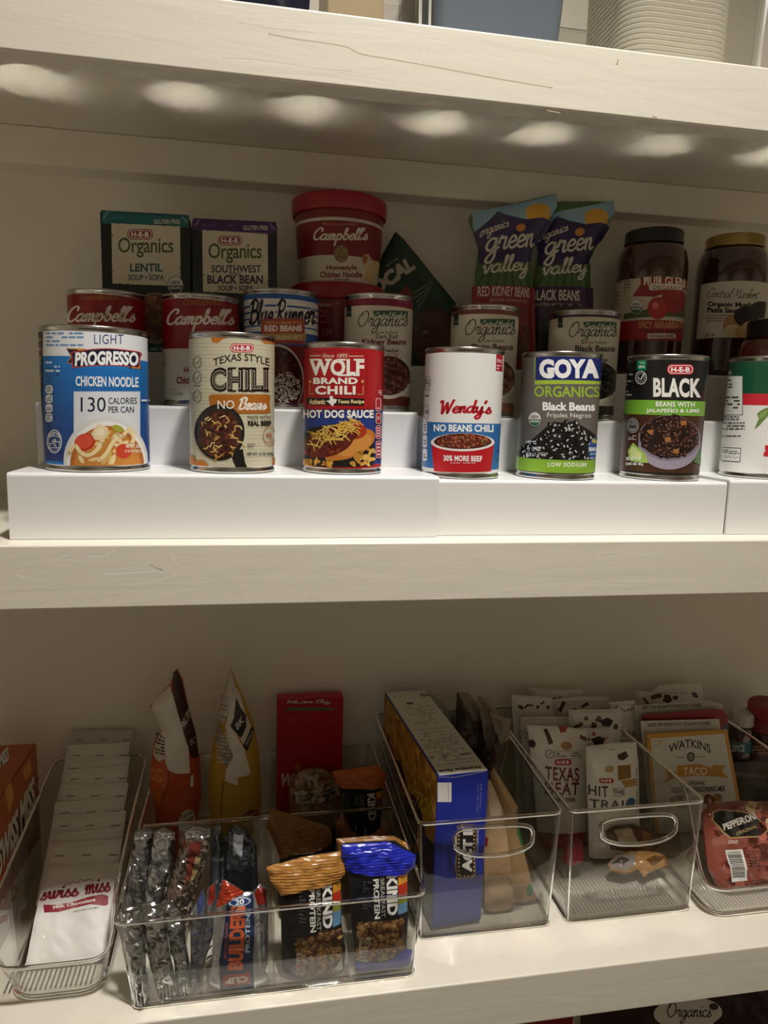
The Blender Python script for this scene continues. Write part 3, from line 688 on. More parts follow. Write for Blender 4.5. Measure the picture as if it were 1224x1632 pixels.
# --- second row
def art_soup(A, nm, cond, whitey):
    if whitey: bandpx(A, 600, whitey, whitey+800, 'd9d2c2')
    A.T('CONDENSED', *cond, 'a8803c', space=1.1); A.SC("Campbell's", *nm, 'efe6d6', w=.26, shear=.22, arc=4)
def art_soup_l(A): art_soup(A, (20, 574, 356, 690), (82, 523, 268, 545), 780)
def art_soup_r(A):
    art_soup(A, (506, 588, 838, 704), (588, 543, 776, 570), 782)
    A.c = c1
    A.T('Homestyle', 797, 285, 915, 318, '8a1420', bold=.035); A.T('Chicken Noodle', 765, 327, 950, 358, '8a1420', bold=.035)
    A.T('NET WT.', 740, 378, 765, 388, '555048'); A.T('10.5 OZ (298g)', 740, 394, 792, 410, '555048'); A.ring(712, 255, 8, 30, 2, '8c8578'); A.fine(702, 235, 716, 280, 5, '8c8578', 3)
can(-133.5, 151, 104.3, 34.5, 99.5, 'red condensed soup can behind the tall blue and white soup can', art_soup_l, '8a0f1a', crop=c4, cat='can')
can(-49.8, 151, 104.3, 36, 99.8, 'red and white condensed soup can behind the cream chili can', art_soup_r, '8a0f1a', crop=c4)

def art_creole(A):
    for y0, y1 in ((508, 538), (568, 578), (600, 609), (632, 640), (668, 676), (700, 790)): bandpx(A, 1060, y0, y1, '1f56a4')
    A.c = c4
    A.SC('Blue Runner', 908, 536, 1232, 668, 'f2ece0', w=.6, shear=.2); A.SC('Blue Runner', 908, 536, 1232, 668, '141a2c', w=.27, shear=.2)
    A.R(967, 638, 1180, 760, 'a83a2c'); A.T('CREOLE CREAM STYLE', 985, 648, 1166, 663, 'd9ac5c', bold=.02); A.T('RED BEANS', 984, 668, 1166, 699, 'f6eee2', bold=.05)
    A.R(972, 709, 1186, 745, 'b5863c'); A.T('NEW ORLEANS SPICY', 985, 716, 1168, 738, 'f0e2c0', bold=.02)
    A.c = c2
    bandpx(A, 110, 203, 560, '7c1420'); A.E(60, 370, 128, 170, 'd8cfc0', 40); A.E(60, 376, 122, 166, '3c1410', 40)
    A.blobs(lambda x, y: ((x-60)/112)**2+((y-380)/150)**2 < 1, (-50, 215, 175, 500), 90, 11, 7, ['5a2018', '47150f', '6e3226'], 9)
    A.blobs(lambda x, y: ((x-105)/66)**2+((y-400)/72)**2 < 1, (40, 325, 172, 475), 190, 7, 3, ['e6e0d2', 'cfc7b4', 'b8ae9a'], 5)
can(24.6, 151, 104.3, 36.2, 108, 'blue and white striped RED BEANS can behind the hot dog sauce can', art_creole, 'e2dfd8', crop=c4)

def cm(A, x, y, k, name, sub, top, bean, lo, bowl):
    """cream organic bean label; x, y, k place the script name in the crop"""
    f = lambda a, b: (x+a*k, y+b*k)
    R = lambda a, b, c, d, col, **kw: A.R(*f(a, b), *f(c, d), col, **kw)
    t1 = A.px(*f(120, -28))[1]; A.uvR(-A.U, t1, A.U, A.v1, top); b0 = A.px(*f(120, 430))[1]; A.uvR(-A.U, A.v0, A.U, max(A.v0+9, A.v0+2), bean)
    R(-55, -30, -32, 27, '1d2a22'); A.fine(*f(-50, -8), *f(-38, 14), 3, '9ab0a0', 2)
    A.SC('Organics', *f(0, -4), *f(245, 110), '2c4a38', w=.15, shear=.3)
    A.P([f(72, -2), f(245, 0), f(241, 35), f(80, 31)], '2c5c40'); A.SC('Central Market', *f(82, 2), *f(236, 33), 'eae6da', w=.2, shear=.3)
    A.T('Low Sodium', *f(92, 94), *f(192, 110), '5c4038', bold=.01)
    if sub: A.T(sub, *f(88, 112), *f(192, 134), '4a2420', bold=.015)
    A.T(name, *f(20 if sub else 32, 134 if sub else 118), *f(235, 172 if sub else 150), lo, bold=.03)
    A.T('Gluten Free Food', *f(85, 184), *f(196, 200), '403630', bold=.03); A.T('Good Source of Fiber', *f(75, 204), *f(200, 220), '5c5048')
    # bowl of beans on the right of the label
    cx, cy = bowl; A.E(cx, cy, 115*k, 108*k, 'ece6d6', 36); A.E(cx, cy-6*k, 105*k, 96*k, mixhex(bean, '000000', .35), 36)
    A.blobs(lambda X, Y: ((X-cx)/(98*k))**2+((Y-cy+6*k)/(88*k))**2 < 1, (cx-100*k, cy-100*k, cx+100*k, cy+95*k), 80, 17*k, 9*k, [bean, mixhex(bean, '000000', .25), mixhex(bean, 'ffffff', .12)], 4, mixhex(bean, 'ffffff', .35))
can(118.8, 150, 104.3, 34.3, 109, 'cream organic kidney beans can with a crimson top band, behind the hot dog sauce can', lambda A: cm(A, 430, 600, 1.0, 'Kidney Beans', 'Dark Red', '7c1a34', '6a2a20', '6a1a24', (580, 920)), 'd6cfbc', crop=c5)
can(227, 150, 101, 34.5, 107.7, 'cream organic pinto beans can with a brown top band, behind the red script chili can', lambda A: cm(A, 952, 641, 1.0, 'Pinto Beans', '', '7a4a34', '9a6448', '4a241c', (1090, 930)), 'd6cfbc', crop=c5)
can(334, 150, 101, 36.2, 108, 'cream organic black beans can with a purple top band, behind the grey can', lambda A: cm(A, 308, 617, .9, 'Black Beans', '', '4a2a42', '2c2622', '241c1c', (440, 890)), 'd6cfbc', crop=c6)

# ------------------------------------------------------------------ pouches, cartons, jars
def inside_poly(p, pts):
    c = False; n = len(pts); j = n-1
    for i in range(n):
        a, b = pts[i], pts[j]
        if (a[1] > p[1]) != (b[1] > p[1]) and p[0] < (b[0]-a[0])*(p[1]-a[1])/(b[1]-a[1])+a[0]: c = not c
        j = i
    return c
def edge_dist(p, pts):
    d = 1e9; n = len(pts)
    for i in range(n):
        ax, ay = pts[i]; bx, by = pts[(i+1) % n]; dx, dy = bx-ax, by-ay; L = dx*dx+dy*dy
        t = max(0, min(1, ((p[0]-ax)*dx+(p[1]-ay)*dy)/L)) if L else 0
        d = min(d, math.hypot(p[0]-ax-t*dx, p[1]-ay-t*dy))
    return d
def stitch(bm, pts, front, rear):
    """narrow strip that joins the front and the back of a bag along its outline"""
    q = []
    for i, p in enumerate(pts):
        o = pts[(i+1) % len(pts)]; k = max(1, int(math.hypot(o[0]-p[0], o[1]-p[1])/1.2))
        q += [(p[0]+(o[0]-p[0])*j/k, p[1]+(o[1]-p[1])*j/k) for j in range(k)]
    A = [bm.verts.new(front(u, v, 0)) for u, v in q]; B = [bm.verts.new(rear(u, v, 0)) for u, v in q]; n = len(q)
    for i in range(n): bm.faces.new((A[i], A[(i+1) % n], B[(i+1) % n], B[i]))
def pouch(name, label, cat, surf, outline, crop, T, base, art=None, group=None, zmin=None, crinkle=0.0, back=.5, uv=False, rough=.38, coat=.0, seals=(), sname='end_seal', step=4.0, cs=14.0, s_in=None, sealart=None, flat=0.0):
    """soft filled bag: printed front and plain back bulging from a closed outline; seals are (outline, colour) parts"""
    A = Art(surf, crop); A.rough = rough; A.coat = coat
    pts = list(outline) if uv else [A.px(*p) for p in outline]
    us = [p[0] for p in pts]; vs = [p[1] for p in pts]
    S = s_in or .42*min(max(us)-min(us), max(vs)-min(vs)); off = len(label)*3.7
    def rel(u, v):
        if not inside_poly((u, v), pts): return 0.0, 0.0
        d = min(1.0, edge_dist((u, v), pts)/S); b = T*math.sqrt(max(0, 1-(1-d)**2))
        return b, d
    def front(u, v, h=0.0):
        b, d = rel(u, v)
        if crinkle: b += crinkle*(.3+.7*min(1, d*4))*(noise.noise((u/cs+off, v/cs, off))+.5*noise.noise((u/cs*2.3, v/cs*2.3+off, 1.0)))
        p = surf.P(u, v, b+h+.25)
        if zmin is not None and p.z < zmin: p.z = zmin+.02*h
        return p
    def rear(u, v, h=0.0):
        b, d = rel(u, v); p = surf.P(u, v, -b*back-.4*d)
        if zmin is not None and p.z < zmin: p.z = zmin
        return p
    A.uvP(pts, base); A.pts = pts
    if art: art(A)
    bm = bmesh.new(); A.build(bm, step, step, surf=front)
    B = Art(surf, crop); B.uvP(pts, base); B.rough = rough; bb = bmesh.new(); B.build(bb, step, step, surf=rear); merge(bm, bb, 0); stitch(bm, pts, A.at, B.at)
    zlo = min(v.co.z for v in bm.verts); o = surf.P(sum(us)/len(us), min(vs)); o.z = zlo
    A.mats[0] = A.mats[0]
    if not seals:
        t = obj(name, bm, A.mats, loc=o); sharp(t, 60); return tag(t, label, cat, group)
    t = thing(name, label, cat, o, group)
    sharp(obj('wrapper', bm, A.mats, t), 60)
    for q, c in seals:
        C = Art(surf, crop); C.rough = rough; C.coat = coat; P_ = [C.px(*p) for p in q]; C.uvP(P_, c)
        if sealart: sealart(C)
        b = bmesh.new()
        def ft(u, v, h=0.0):
            p = front(u, v, 1.7+h); d = noise.noise((u/7+off, v/9, 3.0)); p += surf.n*(.9*d+.35*math.sin(v*2.4)); return p
        C.build(b, 4.0, 1.3, surf=ft)
        D = Art(surf, crop); D.uvP(P_, c); b2 = bmesh.new(); D.build(b2, 4.0, 4.0, surf=lambda u, v, h=0.0: ft(u, v)-surf.n*.9); merge(b, b2, 0)
        sharp(obj(sname, b, C.mats, t), 50)
    return t
def carton(name, label, cat, S, u0, u1, v0, v1, depth, base, art=None, crop=(1, 0, 0), group=None, side=None, topart=None, flap=True, extra=None):
    """cardboard box: front face on plane S between u0..u1, v0..v1, running back by depth"""
    bm = bmesh.new(); A = Art(S, crop)
    mis = A.mi(base); ms = A.mi(side or base)
    c = [S.P(u, v, h) for h in (0, -depth) for u, v in ((u0, v0), (u1, v0), (u1, v1), (u0, v1))]
    vv = [bm.verts.new(p) for p in c]
    for q, m in (((0, 1, 2, 3), mis), ((5, 4, 7, 6), ms), ((1, 5, 6, 2), ms), ((4, 0, 3, 7), ms), ((3, 2, 6, 7), ms), ((4, 5, 1, 0), ms)):
        bm.faces.new([vv[i] for i in q]).material_index = m
    bmesh.ops.bevel(bm, geom=bm.edges[:], offset=.7, segments=2, affect='EDGES')
    A.u0, A.u1, A.v0, A.v1 = u0, u1, v0, v1; A.L.append(([], [], 0, 0))
    if art: art(A); A.build(bm)
    o = (c[0]+c[1]+c[4]+c[5])/4
    if extra:
        for E_ in extra:
            E_.build(bm if False else (b2 := bmesh.new()))
            off = len(A.mats); A.mats += E_.mats
            for f in b2.faces: f.material_index += off
            merge(bm, b2)
    if not flap:
        t = obj(name, bm, A.mats, loc=o, smooth=False); return tag(t, label, cat, group)
    t = thing(name, label, cat, o, group)
    obj('carton_body', bm, A.mats, t, smooth=False)
    # tucked lid flap: a thin board folded over the top front edge
    b = bmesh.new(); n = 8
    p = [S.P(u, v, h) for u, v, h in ((u0+1, v1+.5, -depth+2), (u1-1, v1+.5, -depth+2), (u1-1, v1+.5, .35), (u0+1, v1+.5, .35))]
    q = [x+Vector((0, 0, .5)) for x in p]; V = [b.verts.new(x) for x in p+q]
    for f in ((0, 1, 2, 3), (7, 6, 5, 4), (0, 4, 5, 1), (1, 5, 6, 2), (2, 6, 7, 3), (3, 7, 4, 0)): b.faces.new([V[i] for i in f])
    bmesh.ops.recalc_face_normals(b, faces=b.faces[:])
    obj('lid_flap', b, mat(side or base, .45), t, smooth=False)
    return t

# soup cartons at the back left
def cartonsoup(A, cream, band, badgebox, word, lines, gf, wordc='4b5a34'):
    A.P(band[0], band[1]); A.rough = .5
    for q in cream[1]: A.P(q, 'd6cfb9')
    A.P(cream[0], 'd6cfb9')
    badge(A, *badgebox, c='8e1c26')
    A.T('Organics', *word, wordc, bold=.012, space=.95)
    for (b, x0, y0, x1, y1, c, bo) in lines: A.T(b, x0, y0, x1, y1, c, bold=bo)
    A.T('GLUTEN FREE', *gf, 'd8d4c4', bold=.02)
    r = random.Random(len(lines)); q = cream[0]
    for i in range(46):
        k = r.randint(0, 3); a, b = q[k], q[(k+1) % 4]; t = r.random()
        A.E(a[0]+(b[0]-a[0])*t+r.uniform(-4, 6), a[1]+(b[1]-a[1])*t+r.uniform(-3, 4), r.uniform(1, 4), r.uniform(1, 4), '26302a', 6, same=(i > 0))
S1 = Plane(212, m=.02)
def art_lentil(A):
    cartonsoup(A, ([(237, 170), (572, 186), (575, 478), (242, 465)], []), ([(190, 108), (616, 130), (612, 192), (192, 172)], '1f6a70'), (315, 199, 439, 250), (270, 240, 540, 338),
      [('LENTIL', 328, 367, 487, 407, '2a5a62', .03), ('SOUP • SOPA', 320, 421, 494, 450, '2a5a62', .02)], (445, 152, 572, 174))
    usda(A, 550, 474, 38, '26302a'); A.S_([(198, 150), (222, 112)], 9, '7aa0a0'); A.S_([(580, 138), (606, 165)], 9, '7aa0a0'); A.fine(238, 138, 352, 160, 1, '2f7a80', 4)
    A.E(455, 635, 125, 125, '8a8272', 30); A.E(455, 628, 113, 113, '5a3420', 30); A.blobs(lambda x, y: (x-455)**2+(y-628)**2 < 10800, (345, 520, 565, 735), 60, 13, 9, ['7a4a2c', '8e5c38', '5c3822'], 4)
    A.R(200, 760, 620, 812, '1c4a50'); A.fine(250, 772, 600, 800, 1, '7aa0a0', 9)
a0 = S1.inv(161.2, 400)[0]; a1 = S1.inv(303.0, 400)[0]
carton('soup_carton', 'dark soup carton with a teal top band, reading LENTIL, behind the red soup cans', 'carton', S1, a0, a1, 156.8, 289.2, 58, '141c1a', art_lentil, c4)
S2 = Plane(209, m=-.01)
def art_southwest(A):
    cartonsoup(A, ([(680, 203), (1000, 222), (1002, 518), (684, 505)], []), ([(636, 146), (1042, 164), (1040, 226), (638, 205)], '4a2660'), (757, 232, 873, 278), (710, 268, 970, 365),
      [('SOUTHWEST', 725, 375, 968, 412, '33204a', .02), ('STYLE', 812, 412, 870, 426, '33204a', .02), ('BLACK BEAN', 705, 424, 976, 466, '33204a', .03), ('SOUP • SOPA', 758, 474, 930, 500, '33204a', .02)], (880, 182, 1000, 204))
    A.S_([(645, 182), (668, 150)], 9, '8a6aa0'); A.S_([(1008, 172), (1034, 200)], 9, '8a6aa0'); A.fine(680, 172, 832, 192, 1, '6a4a80', 4)
b0 = S2.inv(306.8, 400)[0]; b1 = S2.inv(441.5, 400)[0]
carton('soup_carton', 'dark soup carton with a purple top band, reading SOUTHWEST BLACK BEAN', 'carton', S2, b0, b1, 156.8, 287.6, 58, '191420', art_southwest, c4)

# soup tubs, one on the other
def tub(cx, cy, z0, label, art, D=0.0):
    t = thing('soup_tub', label, 'soup tub', (cx, cy, z0))
    R = lambda v: 42.3+6.2*max(0, min(1, v/(70.0+D)))
    obj('bowl', lathe(cx, cy, [(0, z0+.6), (38, z0+.6), (39, z0), (41, z0), (42.3, z0+1.2)]+[(R(v)-.3, z0+v) for v in (5, 20, 40, 60, 70+D)]+[(46, z0+70+D), (0, z0+69+D)], 72), mat('c9c2b4', .4), t)
    A = Art(Cyl(cx, cy, R, z0), c5); U = math.pi*A.S.R0; A.uvR(-U, 2.5, U, 69+D, '7d0d18'); A.U, A.v0, A.v1 = U, 2.5, 69+D; art(A)
    b = bmesh.new(); A.build(b, su=5.0, sv=16, clip=(-U, 2.5, U, 69+D)); obj('sleeve', b, A.mats, t)
    z = z0+66+D
    obj('lid', lathe(cx, cy, [(48.6, z+3.2), (48.6, z+.4), (49.4, z), (50.4, z+.3), (50.9, z+1.4), (51.6, z+14), (51.2, z+16.4), (49.8, z+17.6), (47.8, z+17.6), (46.6, z+16.6), (45.5, z+15.2), (0, z+15.2)], 72), mat('9c1626', .35), t)
    return t
def art_tub(A):
    bandpx(A, 330, 140, 156, 'cfc6b4'); bandpx(A, 340, 326, 560, 'd3cab8')
    A.T('MICROWAVABLE', 258, 166, 432, 180, 'c98a80', space=1.1, arc=-4); A.SC("Campbell's", 212, 190, 480, 282, 'f0e8da', w=.26, shear=.22)
    A.E(349, 321, 36, 42, '9a8450'); A.ring(349, 321, 30, 36, 4, '6f5c34'); A.SC('Re', 325, 298, 372, 346, '6f5c34', w=.2)
    A.T('Homestyle', 275, 374, 425, 405, '7a1420', bold=.035); A.T('Chicken Noodle', 246, 405, 450, 436, '7a1420', bold=.035); A.T('SOUP', 313, 441, 386, 462, '4a1418', bold=.04)
    A.ring(163, 372, 15, 32, 3, '7a7264'); A.fine(150, 355, 178, 450, 9, '8a8272', 4); A.ring(150, 275, 12, 22, 2.5, 'b07a74')
    for pts in ([(462, 372), (470, 330), (485, 345)], [(470, 440), (485, 385), (520, 365), (530, 400)], [(490, 460), (500, 410), (530, 420)]): A.S_(crom(pts), 20, 'd8bc80')
    A.E(462, 345, 12, 24, 'b0683a')
tub(90, 250, 156.6, 'lower red soup tub, mostly hidden under a matching tub with a gold medal print', lambda A: (A.T('Nutrition', 235, 556, 300, 578, 'b89a94', bold=.03), A.fine(245, 590, 290, 660, 5, '94606a', 3), A.T('120', 258, 685, 302, 715, 'b89a94'), A.S_([(318, 560), (342, 560)], 3, 'b0787c'), A.S_([(318, 665), (342, 665)], 3, 'b0787c')), D=-5.0)
tub(90, 250, 235.4, 'upper red and white soup tub with a gold medal print, reading Homestyle Chicken Noodle', art_tub, D=5.6)

# dark green pouch leaning between the tubs and the bags
SG = Plane(262, k=.05, z0=156)
def art_green(A):
    A.P([(640, 255), (905, 560), (905, 640), (800, 560), (720, 440), (640, 320)], '1e3f26')
    A.T('OCAL', 0, 0, 0, 0, 'b9b6a4', bold=.06, quad=((512, 536), (708, 398), (480, 470)))
    A.T('BASE', 0, 0, 0, 0, '7f9a7c', bold=.01, quad=((566, 390), (620, 352), (562, 382)))
    for i in range(4): A.S_([(690+8*i, 520+22*i), (790-10*i, 462+22*i)], 5, '6f8a72')
    A.E(792, 725, 112, 142, '3a2018', 40); A.E(792, 735, 108, 135, '4a291c', 40)
    for i in range(5): A.S_(crom([(700, 690+26*i), (760, 668+30*i), (820, 690+24*i), (890, 660+30*i)]), 6, '3a1f16', same=(i > 0))
    A.E(750, 708, 18, 8, '8a6a5a', rot=-20); A.P([(620, 520), (660, 480), (690, 540), (640, 560)], '7a1a1c')
pouch('sauce_pouch', 'dark green pouch with a bowl of brown sauce, leaning askew beside the soup tubs', 'pouch', SG, [(612, 212), (650, 248), (905, 558), (915, 890), (505, 890), (480, 560), (545, 330)], c5, 9, '14301f', art_green, zmin=156.8, crinkle=.8, rough=.35)

# bean pouches
def art_gv(A, f, band, name, tag_, namebox, smallbox):
    P = lambda q: [f(*p) for p in q]
    A.P(P([(2, -4), (20, -6), (60, -14), (100, -22), (138, -33), (138, -10), (120, 14), (100, 40), (95, 66), (15, 66), (10, 40), (4, 20)]), '8fb4c8')
    A.E(*f(105, 2), 21, 17, 'd9a43a')
    A.P(P([(6, 30), (28, 12), (42, -3), (58, 5), (86, 12), (112, 8), (132, 12), (118, 36), (100, 52), (95, 80), (14, 80), (14, 56)]), '332654')
    A.P(P([(10, 92), (40, 78), (70, 86), (100, 74), (100, 120), (6, 120)]), '4a6a34')
    for i in range(7): A.S_([f(8+14*i, 120), f(26+9*i, 84)], 3, '34502a', same=(i > 0))
    A.SC('organics', *f(14, 26), *f(58, 46), 'e6e0cc', w=.2, shear=.1, tilt=-.35); A.E(*f(76, 25), 8, 6, 'd08a3c', rot=-20)
    A.SC('green', *f(20, 40), *f(102, 82), 'dcd8c8', w=.2, shear=.12, tilt=-.12); A.SC('valley', *f(18, 70), *f(92, 110), 'dcd8c8', w=.2, shear=.12, tilt=-.08)
    A.P(P([(4, 115), (104, 117), (106, 260), (2, 260)]), band)
    A.T(name, *namebox, 'e0d6cc', bold=.02, shear=.05, tilt=.03); A.T(tag_, *smallbox, 'c8b8b0', tilt=.03)
    A.E(*f(50, 200), 42, 40, '1c1a1a' if 'BLACK' in name else '5a1a1c'); A.blobs(lambda x, y: True, (f(20, 0)[0], f(0, 150)[1], f(80, 0)[0], f(0, 230)[1]), 40, 7, 5, ['2a2626', '1a1717'] if 'BLACK' in name else ['7a2a24', '8e3a2e'], 3)
one = (1, 0, 0)
pouch('bean_pouch', 'bean pouch with a purple lower band, standing behind and right of its red twin', 'pouch', Plane(256, k=.02, z0=154),
      [(884, 324), (894, 321), (973, 322), (978, 333), (966, 366), (950, 392), (938, 418), (940, 466), (942, 508), (944, 600), (846, 600), (848, 470), (856, 410), (872, 360)], one, 11, '4a6a34',
      lambda A: art_gv(A, lambda x, y: (843+x*.98, 350+y*.94), '3c2048', 'BLACK BEANS', 'good fiber, protein and potassium', (846, 463, 918, 480), (850, 483, 920, 490)), zmin=155.7, crinkle=.6, rough=.3)
pouch('bean_pouch', 'bean pouch with a red lower band, reading RED KIDNEY BEANS', 'pouch', Plane(238, k=.02, z0=154),
      [(746, 352), (750, 341), (789, 332), (830, 322), (884, 309), (889, 324), (874, 359), (853, 384), (845, 414), (846, 490), (850, 600), (750, 600), (755, 483), (757, 437), (762, 398), (756, 377)], one, 13, '4a6a34',
      lambda A: art_gv(A, lambda x, y: (748+x, 342+y), '8a1c2a', 'RED KIDNEY BEANS', 'good fiber, protein and iron', (759, 458, 842, 474), (776, 477, 836, 484)), zmin=155.7, crinkle=.6, rough=.3)

# sauce jars
def jar(cx, cy, z0, R, zs, zl, zt, Rl, label, sauce, lidm, art, lab, group=None, crop=c6, cat='jar'):
    """glass jar of sauce: body to zs, shoulder to the lid at zl, lid top zt (heights above z0)"""
    t = thing('sauce_jar', label, cat, (cx, cy, z0), group)
    prof = [(0, 1.5), (R-7, 1.2), (R-4, .2), (R-2, .6), (R, 3.5), (R, 8), (R-.6, 12), (R-.6, zs-14), (R, zs-9), (R, zs)]
    for i in range(1, 7):
        a = math.pi/2*i/6; prof.append((Rl-1.2+(R-Rl+1.2)*math.cos(a), zs+(zl-1.5-zs)*math.sin(a)))
    prof += [(Rl-1.2, zl+2), (Rl-3, zl+4), (0, zl+4)]
    obj('glass_body', lathe(cx, cy, [(r, z0+z) for r, z in prof], 72), sauce, t)
    lp = [(Rl-1, zl), (Rl, zl-.3), (Rl+.6, zl+.6), (Rl+.6, zl+1.8), (Rl, zl+2.6), (Rl, zt-3), (Rl-.6, zt-1.2), (Rl-2, zt-.3), (Rl-3.6, zt), (Rl-5, zt-.5), (Rl-7, zt-1.2), (0, zt-1.0)]
    obj('lid', lathe(cx, cy, [(r, z0+z) for r, z in lp], 80), lidm, t)
    A = Art(Cyl(cx, cy, R-.35, z0), crop); A.U = math.pi*R; A.v0, A.v1 = lab; A.rough = .45
    art(A); b = bmesh.new(); A.build(b, su=4.0, clip=(-A.U, lab[0], A.U, lab[1])); obj('paper_label', b, A.mats, t)
    return t
SAUCE = mat('3a120c', .12, coat=1.0, vary=.35, vscale=160)
def art_arr(A):
    u0 = A.px(500, 560)[0]; A.uvR(u0, A.v0, A.U*.95, A.v1, 'cfc6ac')
    A.P([(634, 395), (700, 384), (850, 392), (850, 470), (800, 470), (700, 500), (600, 498), (640, 440)], '8e1722'); A.P([(655, 560), (760, 520), (850, 540), (850, 600), (560, 604), (560, 580)], '4a5c34')
    A.E(790, 515, 58, 62, '9a1c20'); A.E(716, 552, 46, 52, 'b02826'); A.E(706, 540, 15, 17, 'd8705a'); A.S_([(716, 508), (735, 516), (752, 510)], 5, '3f5a2c')
    A.T('MUIR GLEN', 652, 394, 842, 446, 'f0e8d4', bold=.03, space=1.05, tilt=.08); A.R(676, 442, 832, 470, 'e2dac4', r=12); A.T('ORGANIC', 694, 446, 822, 466, '6a4a34', bold=.02, space=1.2, tilt=.06)
    usda(A, 618, 545, 30, '3a5a3c'); A.fine(505, 415, 552, 440, 2, '7a7260', 3); A.fine(562, 395, 590, 480, 6, '7a7260', 5); A.ring(573, 500, 13, 18, 2, '8a8270'); A.fine(505, 470, 540, 590, 7, '8a8270', 8)
    A.uvR(A.px(548, 600)[0], A.v0, A.U*.95, A.px(700, 606)[1], '9c1622')
    A.T('SPICY ARRABBIATA', 628, 613, 850, 645, 'c9a06a', bold=.02); A.T('PASTA SAUCE', 655, 648, 850, 668, '5a0c14', bold=.04); A.R(668, 668, 800, 692, 'd6ccb4', r=10); A.T('NO SUGAR ADDED', 680, 672, 790, 688, '7a1a20', bold=.03); A.fine(650, 700, 820, 722, 1, '6a1018', 4)
jar(460.5, 247, 155.6, 40.2, 118, 148.0, 163.5, 32.8, 'red sauce jar with a black lid and a tomato label, reading SPICY ARRABBIATA', SAUCE, mat('17181a', .35), art_arr, (37, 122))
def art_mush(A):
    u0 = A.px(905, 560)[0]; A.uvR(u0, A.v0, u0+92, A.v1, 'd2ccbc')
    A.SC('Central Market', 945, 455, 1185, 502, '2a2622', w=.13, shear=.4, tilt=.03); A.T('HEB', 1137, 488, 1172, 498, '3a3430', bold=.03)
    A.T('Organic Mushroom', 946, 521, 1232, 550, '1e1a18', bold=.045, tilt=.02); A.T('Pasta Sauce', 944, 546, 1106, 572, '1e1a18', bold=.045, tilt=.02)
    A.fine(942, 580, 1060, 618, 3, '8a8070', 3, .9)
    A.E(1085, 640, 70, 62, 'b88a58', rot=10); A.E(1060, 660, 40, 34, 'd6c09a'); A.E(1120, 665, 50, 36, 'c09a68'); A.E(1125, 590, 58, 48, '1e1411'); A.E(1190, 560, 50, 40, '241814'); A.E(1150, 640, 46, 30, 'caa878')
    A.T('NET WT.', 934, 668, 985, 682, '2a2420', bold=.03); A.T('24 OZ (1 LB 8 OZ) 680g', 932, 686, 1090, 702, '2a2420', bold=.03)
jar(566, 247, 155.6, 40.5, 120, 150.5, 164.5, 32.6, 'brown-red sauce jar with a gold lid, reading Organic Mushroom Pasta Sauce', mat('34130d', .12, coat=1.0, vary=.3, vscale=140), mat('a48c52', .3, .9), art_mush, (44, 109))
xs = onY(1186, 560, 150).x+36.5
def art_salsa(A):
    bandpx(A, 660, 450, 506, '4a7a3c'); bandpx(A, 660, 506, 900, 'd8d4c8'); A.blobs(lambda x, y: True, (545, 452, 760, 504), 40, 9, 6, ['5c8c48', '3c6430', '6a9a54'], 3)
    A.R(603, 532, 735, 640, '16130f'); badge(A, 622, 528, 692, 558); A.T('100%', 608, 566, 706, 612, 'f0ece0', bold=.04); A.fine(612, 618, 720, 634, 1, 'cfc8b8', 2)
jar(xs+1.0, 150, 103.4, 36, 74, 90, 109, 30, 'small salsa jar with a dark lid, behind the green and red tin at right', mat('6a1c14', .12, coat=1.0, vary=.3, vscale=200), mat('18120f', .4), art_salsa, (14, 72), crop=j8)

# ------------------------------------------------------------------ things on the top shelf
ZT = 387.4
def rrect(x0, x1, y0, y1, r, n=6, yaw=0.0):
    pts = []; cx, cy = (x0+x1)/2, (y0+y1)/2
    for px_, py_, a0 in ((x1-r, y0+r, -90), (x1-r, y1-r, 0), (x0+r, y1-r, 90), (x0+r, y0+r, 180)):
        for k in range(n+1):
            a = math.radians(a0+90*k/n); X, Y = px_+r*math.cos(a)-cx, py_+r*math.sin(a)-cy
            pts.append((cx+X*math.cos(yaw)-Y*math.sin(yaw), cy+X*math.sin(yaw)+Y*math.cos(yaw)))
    return pts
def loft(rings, cap0=True, cap1=True, bm=None, mi=0):
    bm = bm or bmesh.new(); R = [[bm.verts.new(p) for p in r] for r in rings]; n = len(R[0])
    for a, b in zip(R, R[1:]):
        for i in range(n): bm.faces.new((a[i], a[(i+1) % n], b[(i+1) % n], b[i])).material_index = mi
    if cap0: bm.faces.new(R[0][::-1]).material_index = mi
    if cap1: bm.faces.new(R[-1]).material_index = mi
    return bm
def ring3(pts, z): return [(p[0], p[1], z) for p in pts]
XA = onY(668, 34, 34).x; XB = onY(1212, 98, 34).x
t = thing('storage_tub', 'large clear lidless tub on the top shelf, holding the blue box and white bowls', 'storage tub', ((XA+XB)/2, 150, ZT))
o1, o2 = rrect(XA, XB, 34, 270, 12), rrect(XA-4, XB+4, 30, 274, 14)
i1, i2 = rrect(XA+2, XB-2, 36, 268, 10), rrect(XA-2, XB+2, 32, 272, 12)
sharp(obj('shell', loft([ring3(o1, ZT+.2), ring3(o2, ZT+150), ring3(i2, ZT+150), ring3(i1, ZT+2.5)]), CLEAR, t), 50)
obj('corner_rib', tube([(XA+1.5, 35, ZT+1), (XA-2.5, 31, ZT+150)], 1.3), mat('e8e8ea', .3), t)
obj('corner_rib', tube([(XA+8.5, 33.3, ZT+1), (XA+5.5, 29.3, ZT+150)], 1.1), mat('e8e8ea', .3), t)
obj('corner_rib', tube([(XB-1.5, 35, ZT+1), (XB+2.5, 31, ZT+150)], 1.5), mat('e8e8ea', .3), t)
obj('rim', tube(ring3(o2, ZT+150), 2.2, True), RIMG, t)
bx0, bx1 = onY(690, 30, 60).x, onY(884, 30, 60).x
